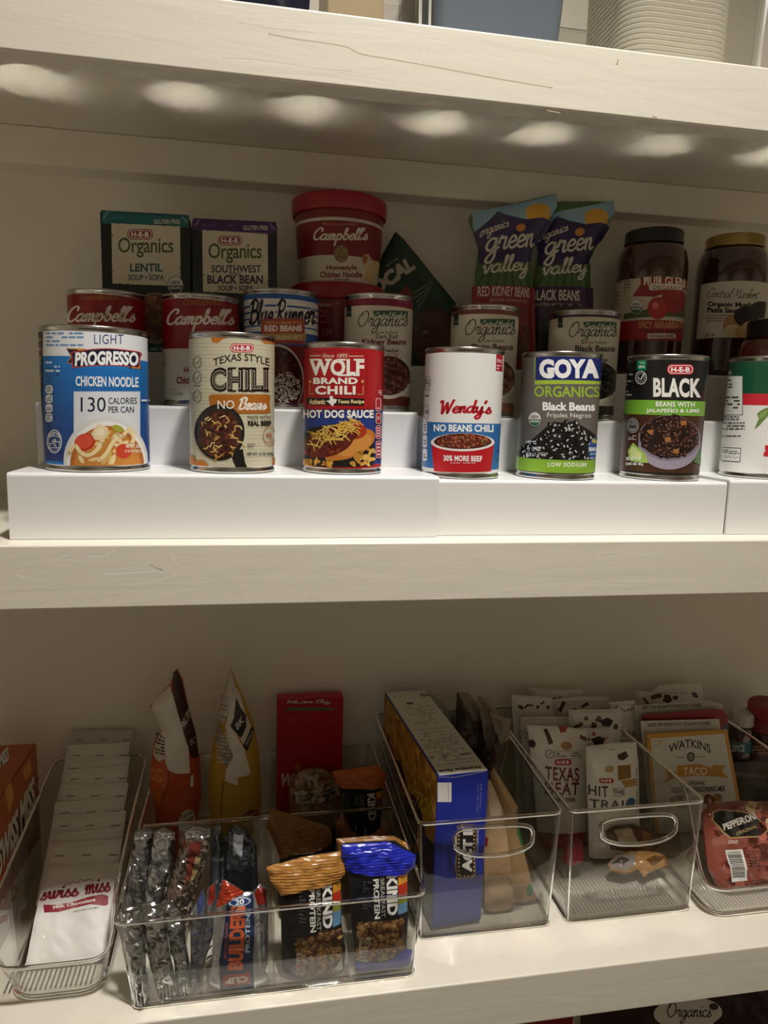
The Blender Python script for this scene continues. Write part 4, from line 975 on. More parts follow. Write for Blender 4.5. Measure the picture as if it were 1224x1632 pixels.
t = thing('storage_box', 'grey-blue plastic box inside the large clear tub on the top shelf', 'box', ((bx0+bx1)/2, 130, ZT+3))
q0, q1 = rrect(bx0, bx1, 46, 215, 10), rrect(bx0-6, bx1+6, 42, 219, 12)
sharp(obj('box_body', loft([ring3(q0, ZT+3), ring3(q1, ZT+90)]), mat('707b8a', .4), t), 50)
sharp(obj('lid', loft([ring3(rrect(bx0-8, bx1+8, 40, 221, 13), ZT+90.3), ring3(rrect(bx0-8, bx1+8, 40, 221, 13), ZT+97)]), mat('7c8796', .4), t), 50)
px0 = onY(1001, 60, 54).x; px1 = onY(1172, 85, 54).x; side = px1-px0
WB = mat('e6e2d8', .45)
first = None
for k in range(34):
    z = ZT+3+k*4.3; pc = ((px0+px1)/2, 54+side/2)
    if first is None:
        f = lambda r, z_: ring3(rrect(pc[0]-r, pc[0]+r, pc[1]-r, pc[1]+r, 22, 6), z_)
        w2 = side/2
        bm = loft([f(w2-10, z), f(w2-1.6, z+2.2), f(w2, z+3.9), f(w2-.4, z+4.5), f(w2-2, z+4.5), f(w2-11, z+3.0)])
        first = obj('foam_plate', bm, WB, loc=(pc[0], pc[1], z)); sharp(first, 40)
        c = first
    else:
        c = first.copy(); COL.objects.link(c); c.location = (pc[0]*MM, pc[1]*MM, z*MM)
    tag(c, 'white rounded-square plate in the tall stack inside the large clear tub', 'plate', 'white plates stacked in the clear tub')
dx0, dx1 = onY(375, 0, 60).x, onY(489, 10, 60).x
SB = Plane(62, k=.05, z0=ZT)
pouch('snack_bag', 'black and navy bag on the top shelf, left of the large clear tub', 'bag', SB, [(dx0-30, 0.5), (dx1, .5), (dx1+4, 60), (dx1-6, 120), (dx0-20, 130), (dx0-34, 60)], one, 16, '1a1e2c',
      lambda A: A.uvP([(dx1-62, 2), (dx1-58, 2), (dx1-52, 110), (dx1-56, 110)], 'd8d8d8'), zmin=ZT+.2, crinkle=1.2, uv=True, rough=.25)
S3 = Plane(90); e0, e1 = S3.inv(522, 15)[0], S3.inv(612, 20)[0]
carton('storage_carton', 'tan cardboard box on the top shelf, between the dark bag and the clear tub', 'carton', S3, e0, e1, ZT+.2, ZT+120, 90, '9a8866', None, one)

# ------------------------------------------------------------------ clear bins on the lower shelf
ZF = ZLOW
def rquad(q, r, n=6):
    """rounded quadrilateral, corners front-left, front-right, back-right, back-left"""
    pts = []
    for i in range(4):
        p = Vector(q[i]); a = (Vector(q[i-1])-p).normalized(); b = (Vector(q[(i+1) % 4])-p).normalized()
        s, e = p+a*r, p+b*r
        for k in range(n+1):
            t = k/n; x = s*(1-t)**2+p*(2*t*(1-t))+e*t*t; pts.append((x.x, x.y))
    return pts
def inset(q, d):
    c = sum((Vector(p) for p in q), Vector((0, 0)))/4
    return [tuple(Vector(p)+Vector((d if p[0] < c.x else -d, d if p[1] < c.y else -d))) for p in q]
def dense(pts, m=12):
    out = []
    for i, p in enumerate(pts):
        q = pts[(i+1) % len(pts)]; L = math.hypot(q[0]-p[0], q[1]-p[1]); k = max(1, int(L/m))
        out += [(p[0]+(q[0]-p[0])*j/k, p[1]+(q[1]-p[1])*j/k) for j in range(k)]
    return out
def clear_bin(label, qb, qt, rim, r=8, th=2.0, group='clear bins on the lower shelf', handle=None, ribs=0, foot=1.7, rimr=1.9):
    """qb, qt: bottom and top corner quads; rim(x, y): rim height"""
    cx = sum(p[0] for p in qb)/4; cy = sum(p[1] for p in qb)/4
    t = thing('clear_bin', label, 'storage bin', (cx, cy, ZF), group)
    nb = rquad(qb, r); nt_ = rquad(qt, r+1); ib = rquad(inset(qb, th), r-1); it = rquad(inset(qt, th), r)
    if callable(rim):
        def both(a, b):
            oa, ob = [], []
            for i in range(len(a)):
                j = (i+1) % len(a); L = math.hypot(b[j][0]-b[i][0], b[j][1]-b[i][1]); k = max(1, int(L/6))
                for m in range(k):
                    f = m/k; oa.append((a[i][0]+(a[j][0]-a[i][0])*f, a[i][1]+(a[j][1]-a[i][1])*f)); ob.append((b[i][0]+(b[j][0]-b[i][0])*f, b[i][1]+(b[j][1]-b[i][1])*f))
            return oa, ob
        o = both(nb, nt_); ii = both(ib, it); nb, nt_ = o
        ib, it = both(ib, it)
        if len(ib) != len(nb): pass
        top = lambda p: rim(p[0], p[1])
    else: top = lambda p: rim
    tr = [(p[0], p[1], top(p)) for p in nt_]; ti = [(p[0], p[1], top(p)) for p in it]
    bot = [(cx+(p[0]-cx)*.985, cy+(p[1]-cy)*.985, ZF+.15) for p in nb]; bo2 = [(p[0], p[1], ZF+3.0) for p in nb]
    bm = loft([bot, bo2, tr], True, False)
    loft([ti, [(p[0], p[1], ZF+3.2) for p in ib]], False, True, bm)
    bmesh.ops.recalc_face_normals(bm, faces=bm.faces[:])
    if handle:
        Y, pts = handle; H = [onY(x, y, Y) for x, y in pts]
        cut = loft([[(p.x, Y-9, p.z) for p in H], [(p.x, Y+9, p.z) for p in H]]); bmesh.ops.recalc_face_normals(cut, faces=cut.faces[:])
        # close the wall ring so that the slot can be cut through it
        R1 = [v for v in bm.verts]
        ed = [e for e in bm.edges if len(e.link_faces) == 1]; bmesh.ops.bridge_loops(bm, edges=ed)
        bmesh.ops.recalc_face_normals(bm, faces=bm.faces[:])
        me = bpy.data.meshes.new('bin'); bm.to_mesh(me); bm.free(); a = bpy.data.objects.new('bin', me); COL.objects.link(a)
        mc = bpy.data.meshes.new('slot'); cut.to_mesh(mc); cut.free(); c = bpy.data.objects.new('slot', mc); COL.objects.link(c)
        md = a.modifiers.new('slot', 'BOOLEAN'); md.object = c; md.operation = 'DIFFERENCE'; md.solver = 'EXACT'
        bpy.context.view_layer.update()
        dg = bpy.context.evaluated_depsgraph_get(); ev = a.evaluated_get(dg); bm = bmesh.new(); bm.from_mesh(ev.to_mesh())
        bpy.data.objects.remove(a); bpy.data.objects.remove(c)
    sharp(obj('shell', bm, CLEAR, t), 45)
    obj('rim', tube(tr, rimr, True), RIMG, t)
    obj('foot_rim', tube([(p[0], p[1], ZF+foot+.15) for p in nb], foot, True), RIMG, t)
    if not callable(rim):
        for i in (0, 1):
            m = i*7+3; p, q = nb[m], nt_[m]
            obj('corner_edge', tube([(p[0], p[1], ZF+3), (q[0], q[1], rim-1)], 1.0), RIMG, t)  # glass tube added along the corner to give it a bright edge highlight
    if handle:
        obj('handle', tube([(p.x, Y+.8, p.z) for p in H], 2.3, True), RIMG, t)
    if ribs:
        xs_ = [p[0] for p in ib]; ys = [p[1] for p in ib]; bm = bmesh.new(); x = min(xs_)+7
        while x < max(xs_)-7:
            tube([(x, min(ys)+5, ZF+3.5), (x-ribs*.06, max(ys)-6, ZF+3.5)], .9, False, 6, bm); x += 4.2
        obj('ribbed_floor', bm, CLEARF, t)
    return t
# bin A: low scooped front, cocoa packets
sm = lambda a, b, x: (lambda t: t*t*(3-2*t))(max(0, min(1, (x-a)/(b-a))))
binA = clear_bin('clear scooped bin at the left, full of white cocoa packets', [(-208, 38), (-132, 38), (-142, 302), (-226, 302)], [(-220, 24), (-121, 24), (-131, 306), (-237, 306)],
          lambda x, y: -367+45*sm(26, 62, y), r=22, ribs=1, foot=2.4)
# bin B: wide, with dividers
binB = clear_bin('wide clear bin with dividers in front, full of wrapped snack bars', [(-103.5, 15), (145, 15), (145, 300), (-103.5, 300)], [(-115.5, 11), (151, 11), (149.5, 304), (-117, 304)], -325.2, r=7)
for x in (17.2, 85.0):
    sharp(obj('divider', box_bm(x-1, x+1, 16.5, 152, ZF+3.4, -372, .5), CLEAR, binB), 40)
sharp(obj('divider', box_bm(-46.5, -44.7, 16.5, 40, ZF+3.4, -385, .5), CLEAR, binB), 40)
sharp(obj('divider', box_bm(-110, 146, 152.6, 155, ZF+3.4, -326.8, .5), CLEAR, binB), 40)
obj('divider_rim', tube([(-113, 153.8, -326.2), (147, 153.8, -326.2)], 1.9), RIMG, binB)
f4 = lambda x, y: (600+x/3.547, 1060+y/3.547); f5 = lambda x, y: (720+x/3.03, 1060+y/3.03)
def slot(f, x0, x1, yt, yb, slope, sag):
    pts = []; cx, cy, a, b = (x0+x1)/2, (yt+yb)/2, (x1-x0)/2, (yb-yt)/2
    for k in range(40):
        t = 2*math.pi*k/40; c, s = math.cos(t), math.sin(t)
        x = cx+a*math.copysign(abs(c)**.5, c); y = cy+b*math.copysign(abs(s)**.5, s)
        if s > 0: y += sag*s*(1-((x-cx)/a)**2*.8)
        pts.append(f(x, y+slope*(x-x0)))
    return pts
binD = clear_bin('clear handled bin in the middle, holding a blue popcorn box and kraft pouches', [(160, 58), (296.5, 58), (304, 300), (154.5, 300)], [(154.5, 55), (300, 55), (308, 304), (153.5, 304)], -284.8, r=7,
          handle=(57.5, slot(f4, 440, 885, 925, 1058, -.06, 34)))
binE = clear_bin('clear handled bin holding white trail mix pouches, right of the popcorn bin', [(315, 58), (454.5, 58), (452, 300), (316, 300)], [(309.5, 55), (456.5, 55), (453.5, 304), (311, 304)], -284.8, r=7,
          handle=(57.5, slot(f5, 722, 1084, 742, 850, -.07, 30)), ribs=1)
binF = clear_bin('clear scooped bin at the right edge, holding a pepperoni pack', [(470, 44), (600, 44), (600, 300), (470, 300)], [(459.5, 34), (612, 34), (612, 306), (459.5, 306)],
          lambda x, y: -372+84*sm(42, 105, y), r=20, ribs=1, foot=2.4)

# ------------------------------------------------------------------ things on the lower shelf
k1, k2, k3, k4, k5, k6 = (2.6667, 0, 1020), (2.448, 180, 1280), (3.6, 380, 1060), (3.547, 600, 1060), (3.0297, 720, 1060), (3.709, 980, 1060)
r6 = (4.896, 200, 1020)
FB = ZF+4.6          # inner floor of the bins

# cocoa carton left of the first bin; its long printed side faces right
XS = -237.0
yb = (lambda v: CAM+v*((XS-CAM.x)/v.x))(ray(58, 1185)); zb = yb.z; y1 = yb.y
SQ = Quad((XS, 60, ZF), (0, 1, 0), (0, 0, 1))
def art_cocoa(A):
    U = y1-60; H = zb-ZF
    A.uvR(.5, .5, U-.5, H*.34, 'e6e0d4'); A.uvP([(0.5, H*.34), (U-.5, H*.22), (U-.5, H*.36), (.5, H*.47)], '7a1a14')
    A.P([(60, 1020), (40, 850), (90, 690), (130, 600), (165, 580), (150, 760), (100, 880)], '8a4a1c'); A.P([(75, 850), (100, 700), (140, 640), (150, 700), (110, 820)], '3f2a1a')
    A.P([(20, 640), (45, 600), (60, 660), (40, 740)], 'd89a3c'); A.P([(95, 560), (125, 500), (135, 560), (110, 600)], 'd89a3c')
    for body, q in (('SWISS MISS', ((-4, 1010), (152, 700), (-12, 880))), ('SWISS MISS', ((-60, 600), (40, 510), (-66, 540)))):
        A.T(body, 0, 0, 0, 0, '2a1410', bold=.11, shear=.2, quad=q); A.T(body, 0, 0, 0, 0, 'f0e8dc', bold=.045, shear=.2, quad=q)
    A.T('12', 0, 0, 0, 0, 'b8442c', bold=.02, shear=.15, quad=((18, 1120), (80, 1100), (14, 1060)))
carton('cocoa_carton', 'orange cocoa carton at the left edge, beside the bin of white packets', 'carton', Plane(60, x0=0, z0=ZF), -330, XS, .3, zb-ZF, y1-60, 'b0561e', None, side='b0561e', flap=True,
       extra=[(lambda A: (A.L.append(([], [], 0, 0)) or True) and (art_cocoa(A) or A))((lambda A: (A.mi('b0561e'), A)[1])(Art(SQ, k1)))])

# white cocoa packets leaning like shingles
PK = 'dedbd4'
for i in range(9, -1, -1):
    r = random.Random(40+i); Y0 = 68+18.3*i; z0 = FB+1.5+6.7*i
    x0 = -206+r.uniform(-1, 3)-1.3*i; x1 = -134+r.uniform(-2, 1)-1.3*i
    S = Plane(Y0, k=1.25 if i else 1.32, m=r.uniform(-.03, .03), x0=-170, z0=z0)
    L = 88+r.uniform(-3, 4)
    ol = [(x0+170, 1), (x1+170, r.uniform(0, 3)), (x1+170+r.uniform(-1, 1), L*.5), (x1+170, L+r.uniform(-2, 2)), (-.5*(x0-x1)*0-0+r.uniform(-4, 4), L+r.uniform(-1, 1)), (x0+170, L+r.uniform(-2, 2)), (x0+170+r.uniform(-1, 1), L*.45)]
    def art_pk(A, i=i, x0=x0, x1=x1, L=L, r=r):
        if i == 0:
            A.c = (5.1, 0, 1380); A.tilt = -.12
            A.SC('swiss', 322, 196, 648, 296, '8e1626', w=.3, shear=.1); A.SC('miss', 690, 132, 905, 246, '8e1626', w=.3, shear=.1)
            A.P([(355, 322), (470, 330), (600, 300), (720, 262), (840, 238), (882, 250), (880, 318), (850, 330), (740, 322), (600, 352), (480, 388), (365, 388)], '93172a')
            A.T('Milk Chocolate', 440, 336, 782, 364, 'efe6dc', bold=.03, tilt=-.2); A.T('HOT COCOA MIX', 600, 374, 810, 388, '4a3a34', bold=.02, tilt=-.17)
            A.S_(crom([(525, 176), (560, 148), (580, 158), (600, 140), (640, 146), (660, 120), (690, 130), (730, 118), (768, 132)]), 5, '8e1626')
        else:
            for q in range(3):
                u = x0+170+8+q*26; A.uvR(u, L-14-q*1.2, u+9, L-12.6-q*1.2, '8a8478', same=(q > 0))
            A.uvR(x0+170, L-5, x1+170, L-4.6, 'bdb8ae')
        A.uvR(x0+170+2.2, 2, x0+170+2.6, L-2, 'c4c0b6'); A.uvR(x1+170-2.6, 2, x1+170-2.2, L-2, 'c4c0b6')
    lab = 'frontmost white cocoa packet with red lettering, reading Milk Chocolate' if i == 0 else ('second white cocoa packet from the front, lying just behind the lettered one' if i == 1 else ('rearmost silvery white cocoa packet, topmost of the leaning pile' if i == 9 else 'plain white cocoa packet in the middle of the leaning pile'))
    pouch('cocoa_packet', lab, 'packet', S, ol, one, 3.6, 'b9b6b0' if i == 9 else PK, art_pk, 'white cocoa packets in the left bin' if 2 <= i <= 8 else None, uv=True, zmin=FB+.2, crinkle=2.0, back=.1, rough=.5 if i < 9 else .25, cs=17)

# ---- wide bin: tall pouches, red carton and round pack behind the cross divider
def art_orange(A):
    A.P([(370, 255), (400, 222), (440, 300), (500, 560), (545, 700), (575, 900), (520, 880), (500, 800), (450, 640), (380, 420)], '3a1a10')
    A.P([(350, 345), (385, 400), (450, 640), (500, 800), (512, 990), (400, 985), (345, 960), (395, 1030), (320, 930), (330, 850), (280, 690), (205, 520), (215, 480)], 'd6d0c4')
    A.P([(280, 700), (325, 840), (325, 880), (270, 905), (222, 870), (240, 780)], 'c4bcae'); A.fine(240, 720, 318, 880, 7, '3a302a', 3, .85)
    A.P([(212, 905), (265, 915), (320, 890), (360, 980), (340, 1060), (290, 1250), (270, 1400), (280, 1680), (272, 1680), (200, 1100)], 'b4521c')
    A.fine(200, 960, 300, 1060, 5, 'd88a50', 8); A.fine(205, 1090, 285, 1270, 8, 'c8743c', 5); A.S_(crom([(352, 985), (340, 1080), (285, 1250), (255, 1400), (262, 1650)]), 6, '4a1c0c')
    A.P([(515, 1030), (535, 1000), (540, 1095), (515, 1100)], 'd8d0c0'); A.P(crom([(430, 1330), (470, 1270), (530, 1280), (545, 1330), (540, 1420), (440, 1420), (430, 1330)]), 'd8d0c4'); A.T('CHEDDAR', 440, 1300, 536, 1336, '6a2a14', bold=.03, tilt=-.3); A.T('SMOKED', 445, 1350, 536, 1386, '6a2a14', bold=.03, tilt=-.3)
    A.T('PACK', 0, 0, 0, 0, 'd8d0c4', bold=.02, quad=((452, 680), (505, 590), (445, 600))); A.fine(510, 740, 545, 790, 3, 'b8b0a4', 3)
pouch('snack_pouch', 'tall orange snack pouch with a white folded side, in the wide bin', 'pouch', Plane(212, k=.02, z0=FB),
      [(400, 218), (445, 300), (500, 560), (545, 700), (580, 950), (592, 1200), (560, 1400), (560, 1720), (265, 1720), (240, 1400), (190, 1110), (205, 910), (230, 780), (282, 690), (195, 510), (350, 340)], r6, 17, 'a8451a', art_orange, zmin=FB+.2, crinkle=1.6, rough=.35)
def art_yellow(A):
    A.P([(820, 210), (860, 340), (840, 460), (760, 640), (725, 590), (790, 330)], 'b9b2a6'); A.fine(745, 420, 800, 590, 6, '8a8478', 4)
    A.P([(860, 345), (900, 420), (940, 560), (1000, 690), (950, 830), (890, 700), (780, 650)], 'cfc8ba'); A.P([(865, 420), (900, 500), (940, 560), (945, 640), (905, 720), (820, 630), (850, 560)], '1f1a18')
    A.T('BK', 0, 0, 0, 0, 'd8d0c4', bold=.02, quad=((875, 660), (925, 600), (862, 610)))
    A.P([(985, 650), (1003, 700), (950, 830), (920, 780)], '1f1a18'); A.T('PICKLE', 0, 0, 0, 0, 'c9c2b4', bold=.03, quad=((950, 790), (996, 700), (938, 770)))
    A.P([(790, 650), (860, 680), (925, 800), (975, 980), (965, 1010), (880, 1010), (880, 1080), (780, 1045), (790, 960), (845, 860), (800, 780)], 'd6d0c4')
    A.P([(720, 620), (790, 720), (845, 850), (800, 945), (770, 920), (700, 760)], '8a8074'); A.fine(715, 680, 820, 920, 9, 'b8ae9e', 6)
    A.P([(880, 1015), (970, 1005), (1035, 1350), (900, 1350)], 'a8802a'); A.S_([(770, 1060), (752, 1200), (750, 1380), (752, 1680)], 6, '3a2a12'); A.P([(920, 1300), (975, 1270), (1030, 1290), (1028, 1360), (918, 1360)], '6a1a20'); A.T('YELLOW', 930, 1310, 1022, 1332, 'd8b080', bold=.02, tilt=-.2)
pouch('snack_pouch', 'tall yellow snack pouch with a white folded side, behind the wide bin divider', 'pouch', Plane(212, k=.02, z0=FB),
      [(818, 205), (872, 335), (945, 500), (1000, 660), (1045, 900), (1062, 1200), (1055, 1400), (1050, 1720), (690, 1720), (660, 1380), (652, 1150), (655, 950), (690, 780), (735, 620), (725, 560), (785, 330)], r6, 16, 'b08a2c', art_yellow, zmin=FB+.2, crinkle=1.6, rough=.35)
S_ = Plane(278, m=.0, z0=FB)
u0, u1 = S_.inv(441.5, 1200)[0], S_.inv(545.5, 1200)[0]; vt = S_.inv(495, 1114)[1]
def art_red(A):
    A.R(272, 196, 545, 243, 'b01626'); A.SC('Water Boy', 0, 0, 0, 0, 'e8dcd0', w=.3, shear=.3, quad=((275, 232), (542, 226), (272, 200)))
    A.R(272, 243, 550, 262, '6a6a34')
    for b, x in (('13', 285), ('4g', 395), ('0g', 508)): A.T(b, x, 300, x+42, 332, 'c0483c', bold=.02)
    A.P([(316, 580), (350, 555), (362, 590), (330, 612)], 'c8702c')
    A.T('Watermelon', 246, 622, 590, 696, 'e8d8d0', bold=.05, shear=.3)
carton('drink_mix_carton', 'bright red drink mix carton standing at the back of the wide bin', 'carton', S_, u0, u1, .2, vt, 20, 'b81a2a', art_red, k3)
def art_round(A):
    A.E(435, 705, 140, 112, '8a6a50', 40)
    A.blobs(lambda x, y: ((x-435)/128)**2+((y-705)/102)**2 < 1, (300, 600, 575, 812), 90, 22, 10, ['9a7c60', '6e4e3a', 'b89c80', 'c8b49c', '7a4a34'], 3)
    A.P([(300, 705), (440, 690), (590, 655), (595, 735), (460, 760), (310, 770)], 'cdc6b6')
    for x, y in ((342, 722), (474, 694)): A.T('nice rice', x, y-4, x+52, y+12, '3a302a', bold=.04, tilt=-.1); A.T('CRISPS', x, y+18, x+70, y+38, '2a2220', bold=.04, tilt=-.1)
pouch('cracker_pack', 'round clear-wrapped pack of brown crisps in front of the red carton', 'pack', Plane(252, k=.02, z0=FB),
      [(435+145*math.cos(math.radians(a)), 708+118*math.sin(math.radians(a))) for a in range(180, 361, 15)]+[(578, 900), (560, 1230), (310, 1230), (292, 900)], k3, 12, '8a6a50', art_round, zmin=FB+.2, rough=.22, coat=.6)

# ---- foil bars in the left front compartment
fo = lambda q: [(x, y) for x, y in q]
bars = [
 ('silver foil snack bar at the far left front of the wide bin', 20, [(28, 412), (62, 402), (112, 404), (118, 450), (128, 600), (146, 782), (112, 796), (80, 792), (58, 640)], 'd2d5da'),
 ('second silver foil bar from the left in the front of the wide bin', 22, [(112, 394), (160, 384), (204, 400), (212, 520), (258, 758), (222, 774), (182, 770), (138, 600), (120, 480)], 'd8dade'),
 ('third silver foil bar from the left, leaning right in the wide bin', 24, [(192, 384), (232, 378), (268, 430), (296, 600), (312, 740), (286, 764), (256, 756), (236, 600), (206, 480)], 'c8cbd0'),
 ('dark silver foil bar behind the leftmost one in the wide bin', 92, [(84, 112), (118, 96), (156, 104), (152, 240), (140, 460), (120, 640), (60, 640), (48, 430)], 'a2a3a8'),
 ('silver foil bar with a shiny crimped top, behind the second foil bar', 86, [(162, 112), (200, 94), (242, 112), (236, 220), (190, 420), (180, 640), (110, 640), (118, 400)], 'bcbec2'),
 ('brown and silver foil bar slanting right behind the third foil bar', 80, [(282, 100), (330, 86), (378, 96), (372, 200), (300, 420), (280, 640), (206, 640), (196, 400)], 'a0928a')]
for i, (lab, Y0, q, c) in enumerate(bars):
    S = Plane(Y0, k=.16 if i < 3 else .1, z0=FB)
    def art_foil(A, q=q, i=i):
        xs = [p[0] for p in q]; ys = [p[1] for p in q]
        if i == 5: A.P([(300, 140), (350, 130), (335, 230), (285, 300)], '6a2a20'); A.P([(325, 190), (350, 180), (330, 260), (305, 290)], '8a7a50')
        if i < 3:
            x0 = q[-2][0]; y0 = max(ys)
            for k in range(4): A.S_([(max(xs)-70+14*k, y0-90+4*k), (max(xs)-62+14*k, y0-12)], 4, mat('3c3e44', .3, .6), same=(k > 0))
    pouch('foil_bar', lab, 'snack bar', S, q, k2, 8, mat(c, .2, 1.0), art_foil, zmin=FB+.2, crinkle=4.5, cs=7, step=2.6, s_in=10, seals=[((q[0], q[1], q[2], (q[2][0]+2, q[2][1]+26), (q[1][0], q[1][1]+30), (q[0][0]+6, q[0][1]+24)), mat('c9ccd2', .16, 1.0))], sname='crimped_end')
edge = [('thin blue and silver bar seen edge-on, left of the orange-lettered bar', 26, [(302, 430), (330, 380), (352, 330), (366, 420), (350, 560), (326, 720), (306, 740)], 'a8acb8', '34406e'),
        ('thin red-tipped silver bar seen edge-on beside the orange-lettered bar', 32, [(352, 420), (372, 330), (396, 310), (400, 400), (388, 520), (352, 640), (340, 740), (318, 740), (330, 600)], 'b4b6bc', '8a2a20')]
for lab, Y0, q, c, c2_ in edge:
    def art_e(A, q=q, c2_=c2_):
        A.P([q[1], q[2], (q[2][0]+4, q[2][1]+60), (q[1][0]+2, q[1][1]+60)], c2_)
        for k in range(5): A.S_([(q[0][0]+18-k, q[0][1]+70+38*k), (q[0][0]+34-k, q[0][1]+60+38*k)], 7, '3a4478', same=(k > 0))
    pouch('snack_bar', lab, 'snack bar', Plane(Y0, k=.12, z0=FB), q, k2, 6, mat(c, .25, .9), art_e, zmin=FB+.2, crinkle=2.2, cs=8, step=3.2)
def art_prot(A):
    A.P([(446, 362), (548, 350), (552, 480), (547, 600), (552, 728), (420, 738), (416, 600), (436, 470)], '1c3156')
    A.T('BUILDERS', 0, 0, 0, 0, 'e06a3c', bold=.05, quad=((508, 632), (520, 385), (448, 632))); A.T('PROTEIN', 0, 0, 0, 0, 'c8d4e4', bold=.02, quad=((534, 566), (536, 420), (516, 566))); A.T('DEEP WITH FLAVOR', 0, 0, 0, 0, 'e06a3c', quad=((443, 590), (450, 455), (435, 590)))
    A.P([(428, 652), (534, 642), (536, 688), (430, 698)], 'b4202c'); A.T('CLIF', 0, 0, 0, 0, 'f4f0ea', bold=.06, quad=((526, 656), (440, 663), (527, 682)))
    A.E(495, 372, 44, 16, 'c8ccd8'); A.E(495, 372, 36, 12, '24407a'); A.T('20', 478, 362, 512, 382, 'f0f0f0', bold=.04)
    for k in range(9): A.S_([(556+2*k, 420+24*k), (572, 410+24*k)], 2.5, 'c9ccd2', same=(k > 0))
pouch('protein_bar', 'navy and silver protein bar with orange lettering in the wide bin', 'snack bar', Plane(22, k=.15, z0=FB),
      [(405, 395), (432, 296), (512, 346), (548, 345), (572, 420), (578, 620), (614, 690), (600, 722), (438, 746), (370, 700), (386, 620), (392, 430)], k2, 6, mat('d4d6dc', .3, .9), art_prot, zmin=FB+.2, crinkle=2.2, cs=10, step=3.5, s_in=14,
      seals=[([(403, 398), (430, 294), (514, 344), (470, 352), (440, 372)], mat('a8381e', .3, .3))], sname='crimped_end')
pouch('snack_bar', 'dark silver bar end standing behind the orange-lettered bar', 'snack bar', Plane(96, k=.1, z0=FB), [(436, 130), (476, 80), (520, 100), (560, 170), (566, 300), (560, 640), (440, 640), (430, 300)], k2, 9, mat('6a6e78', .22, .9),
      lambda A: (A.P([(440, 250), (560, 230), (562, 420), (440, 420)], '191a22'), A.P([(470, 110), (510, 110), (505, 190), (470, 190)], 'b8bcc6')), zmin=FB+.2, crinkle=4, cs=8, step=3.5)
pouch('snack_bar', 'blue-grey bar end leaning at the centre divider of the wide bin', 'snack bar', Plane(110, k=.1, z0=FB), [(384, 92), (420, 86), (440, 160), (430, 300), (420, 640), (360, 640), (376, 300)], k2, 7, mat('8a90a0', .25, .8), None, zmin=FB+.2, crinkle=3, cs=8, step=3.5)
pouch('snack_bar', 'red-tipped silver bar just right of the orange-lettered bar', 'snack bar', Plane(46, k=.1, z0=FB), [(545, 345), (572, 312), (600, 330), (606, 430), (604, 690), (550, 690)], k2, 6, mat('a8acb4', .25, .9), lambda A: A.P([(548, 348), (572, 316), (600, 334), (600, 380), (556, 380)], '8a2018'), zmin=FB+.2, crinkle=2.5, cs=8, step=3.5)

# ---- oat bars with rainbow tabs
GR = ['8a6238', 'a87c48', '6a4626', 'c09a62', '97703f', '563a20']
def kind(A, xk, yk0, yk1, xs, ys, win, wseed, words=True):
    """vertical lettering, colour tab and a window on the oats; xk = KIND baseline and top, xs = stripe span"""
    A.T('KIND', 0, 0, 0, 0, 'f4f2ee', bold=.045, quad=((xk[0], yk0), (xk[0]+3, yk1), (xk[1], yk0-4)))
    if words:
        A.T('BREAKFAST', 0, 0, 0, 0, 'b8b2a8', bold=.01, quad=((xk[0]-24, yk0+10), (xk[0]-20, yk1+6), (xk[0]-8, yk0+8))); A.T('PROTEIN', 0, 0, 0, 0, 'f0eee8', bold=.03, quad=((xk[0]-52, yk0+14), (xk[0]-46, yk1+10), (xk[0]-30, yk0+12)))
        A.fine(xk[0]-90, yk0+20, xk[0]-60, yk1-20, 9, '4a4c58', 4)
    n = len(ys)-1
    for i in range(n): A.P([(xs[0], ys[i]), (xs[1], ys[i]-5), (xs[1], ys[i+1]-5), (xs[0], ys[i+1])], ('d99a34', 'c0341e', '8a9a3c', '6a9cc4')[i], same=(i > 0))
    A.P(win, '4a301a')
    xa, xb = min(p[0] for p in win), max(p[0] for p in win); ya, yb_ = min(p[1] for p in win), max(p[1] for p in win)
    A.blobs(lambda x, y: inside_poly((x, y), win), (xa+6, ya+6, xb-6, yb_-6), 150, 11, 8, GR, wseed, 'b8966a')
def art_oat1(A):
    kind(A, (814, 852), 308, 476, (856, 888), (306, 340, 378, 415, 470), [(712, 510), (890, 478), (894, 640), (820, 672), (716, 668)], 5)
    A.P([(716, 570), (748, 574), (744, 660), (714, 658)], 'b8b0a4'); A.fine(720, 578, 742, 654, 7, '6a625a', 3); A.P([(852, 650), (892, 592), (896, 640)], 'd8d2c8')
SO1 = Plane(28, k=.13, z0=FB)
pouch('oat_bar', 'oat bar with a bright tan crimped top, in the middle compartment of the wide bin', 'snack bar', SO1,
      [(600, 246), (740, 208), (890, 184), (905, 262), (884, 330), (892, 480), (908, 560), (898, 664), (832, 694), (700, 690), (660, 642), (654, 420), (640, 345), (610, 290)], k2, 7, '17161a', art_oat1, zmin=FB+.2, crinkle=1.6, rough=.28, cs=11, step=4,
      seals=[([(599, 244), (740, 206), (891, 182), (906, 262), (880, 296), (760, 318), (652, 348), (612, 292)], 'b07c3c')], sname='crimped_end')
def art_oat2(A):
    kind(A, (1062, 1104), 268, 424, (1108, 1147), (264, 306, 348, 384, 422), [(948, 452), (1132, 436), (1136, 580), (1060, 600), (944, 606)], 8)
    A.P([(960, 508), (998, 506), (992, 606), (956, 606)], 'c4beb2'); A.fine(962, 516, 994, 600, 7, '6a625a', 3)
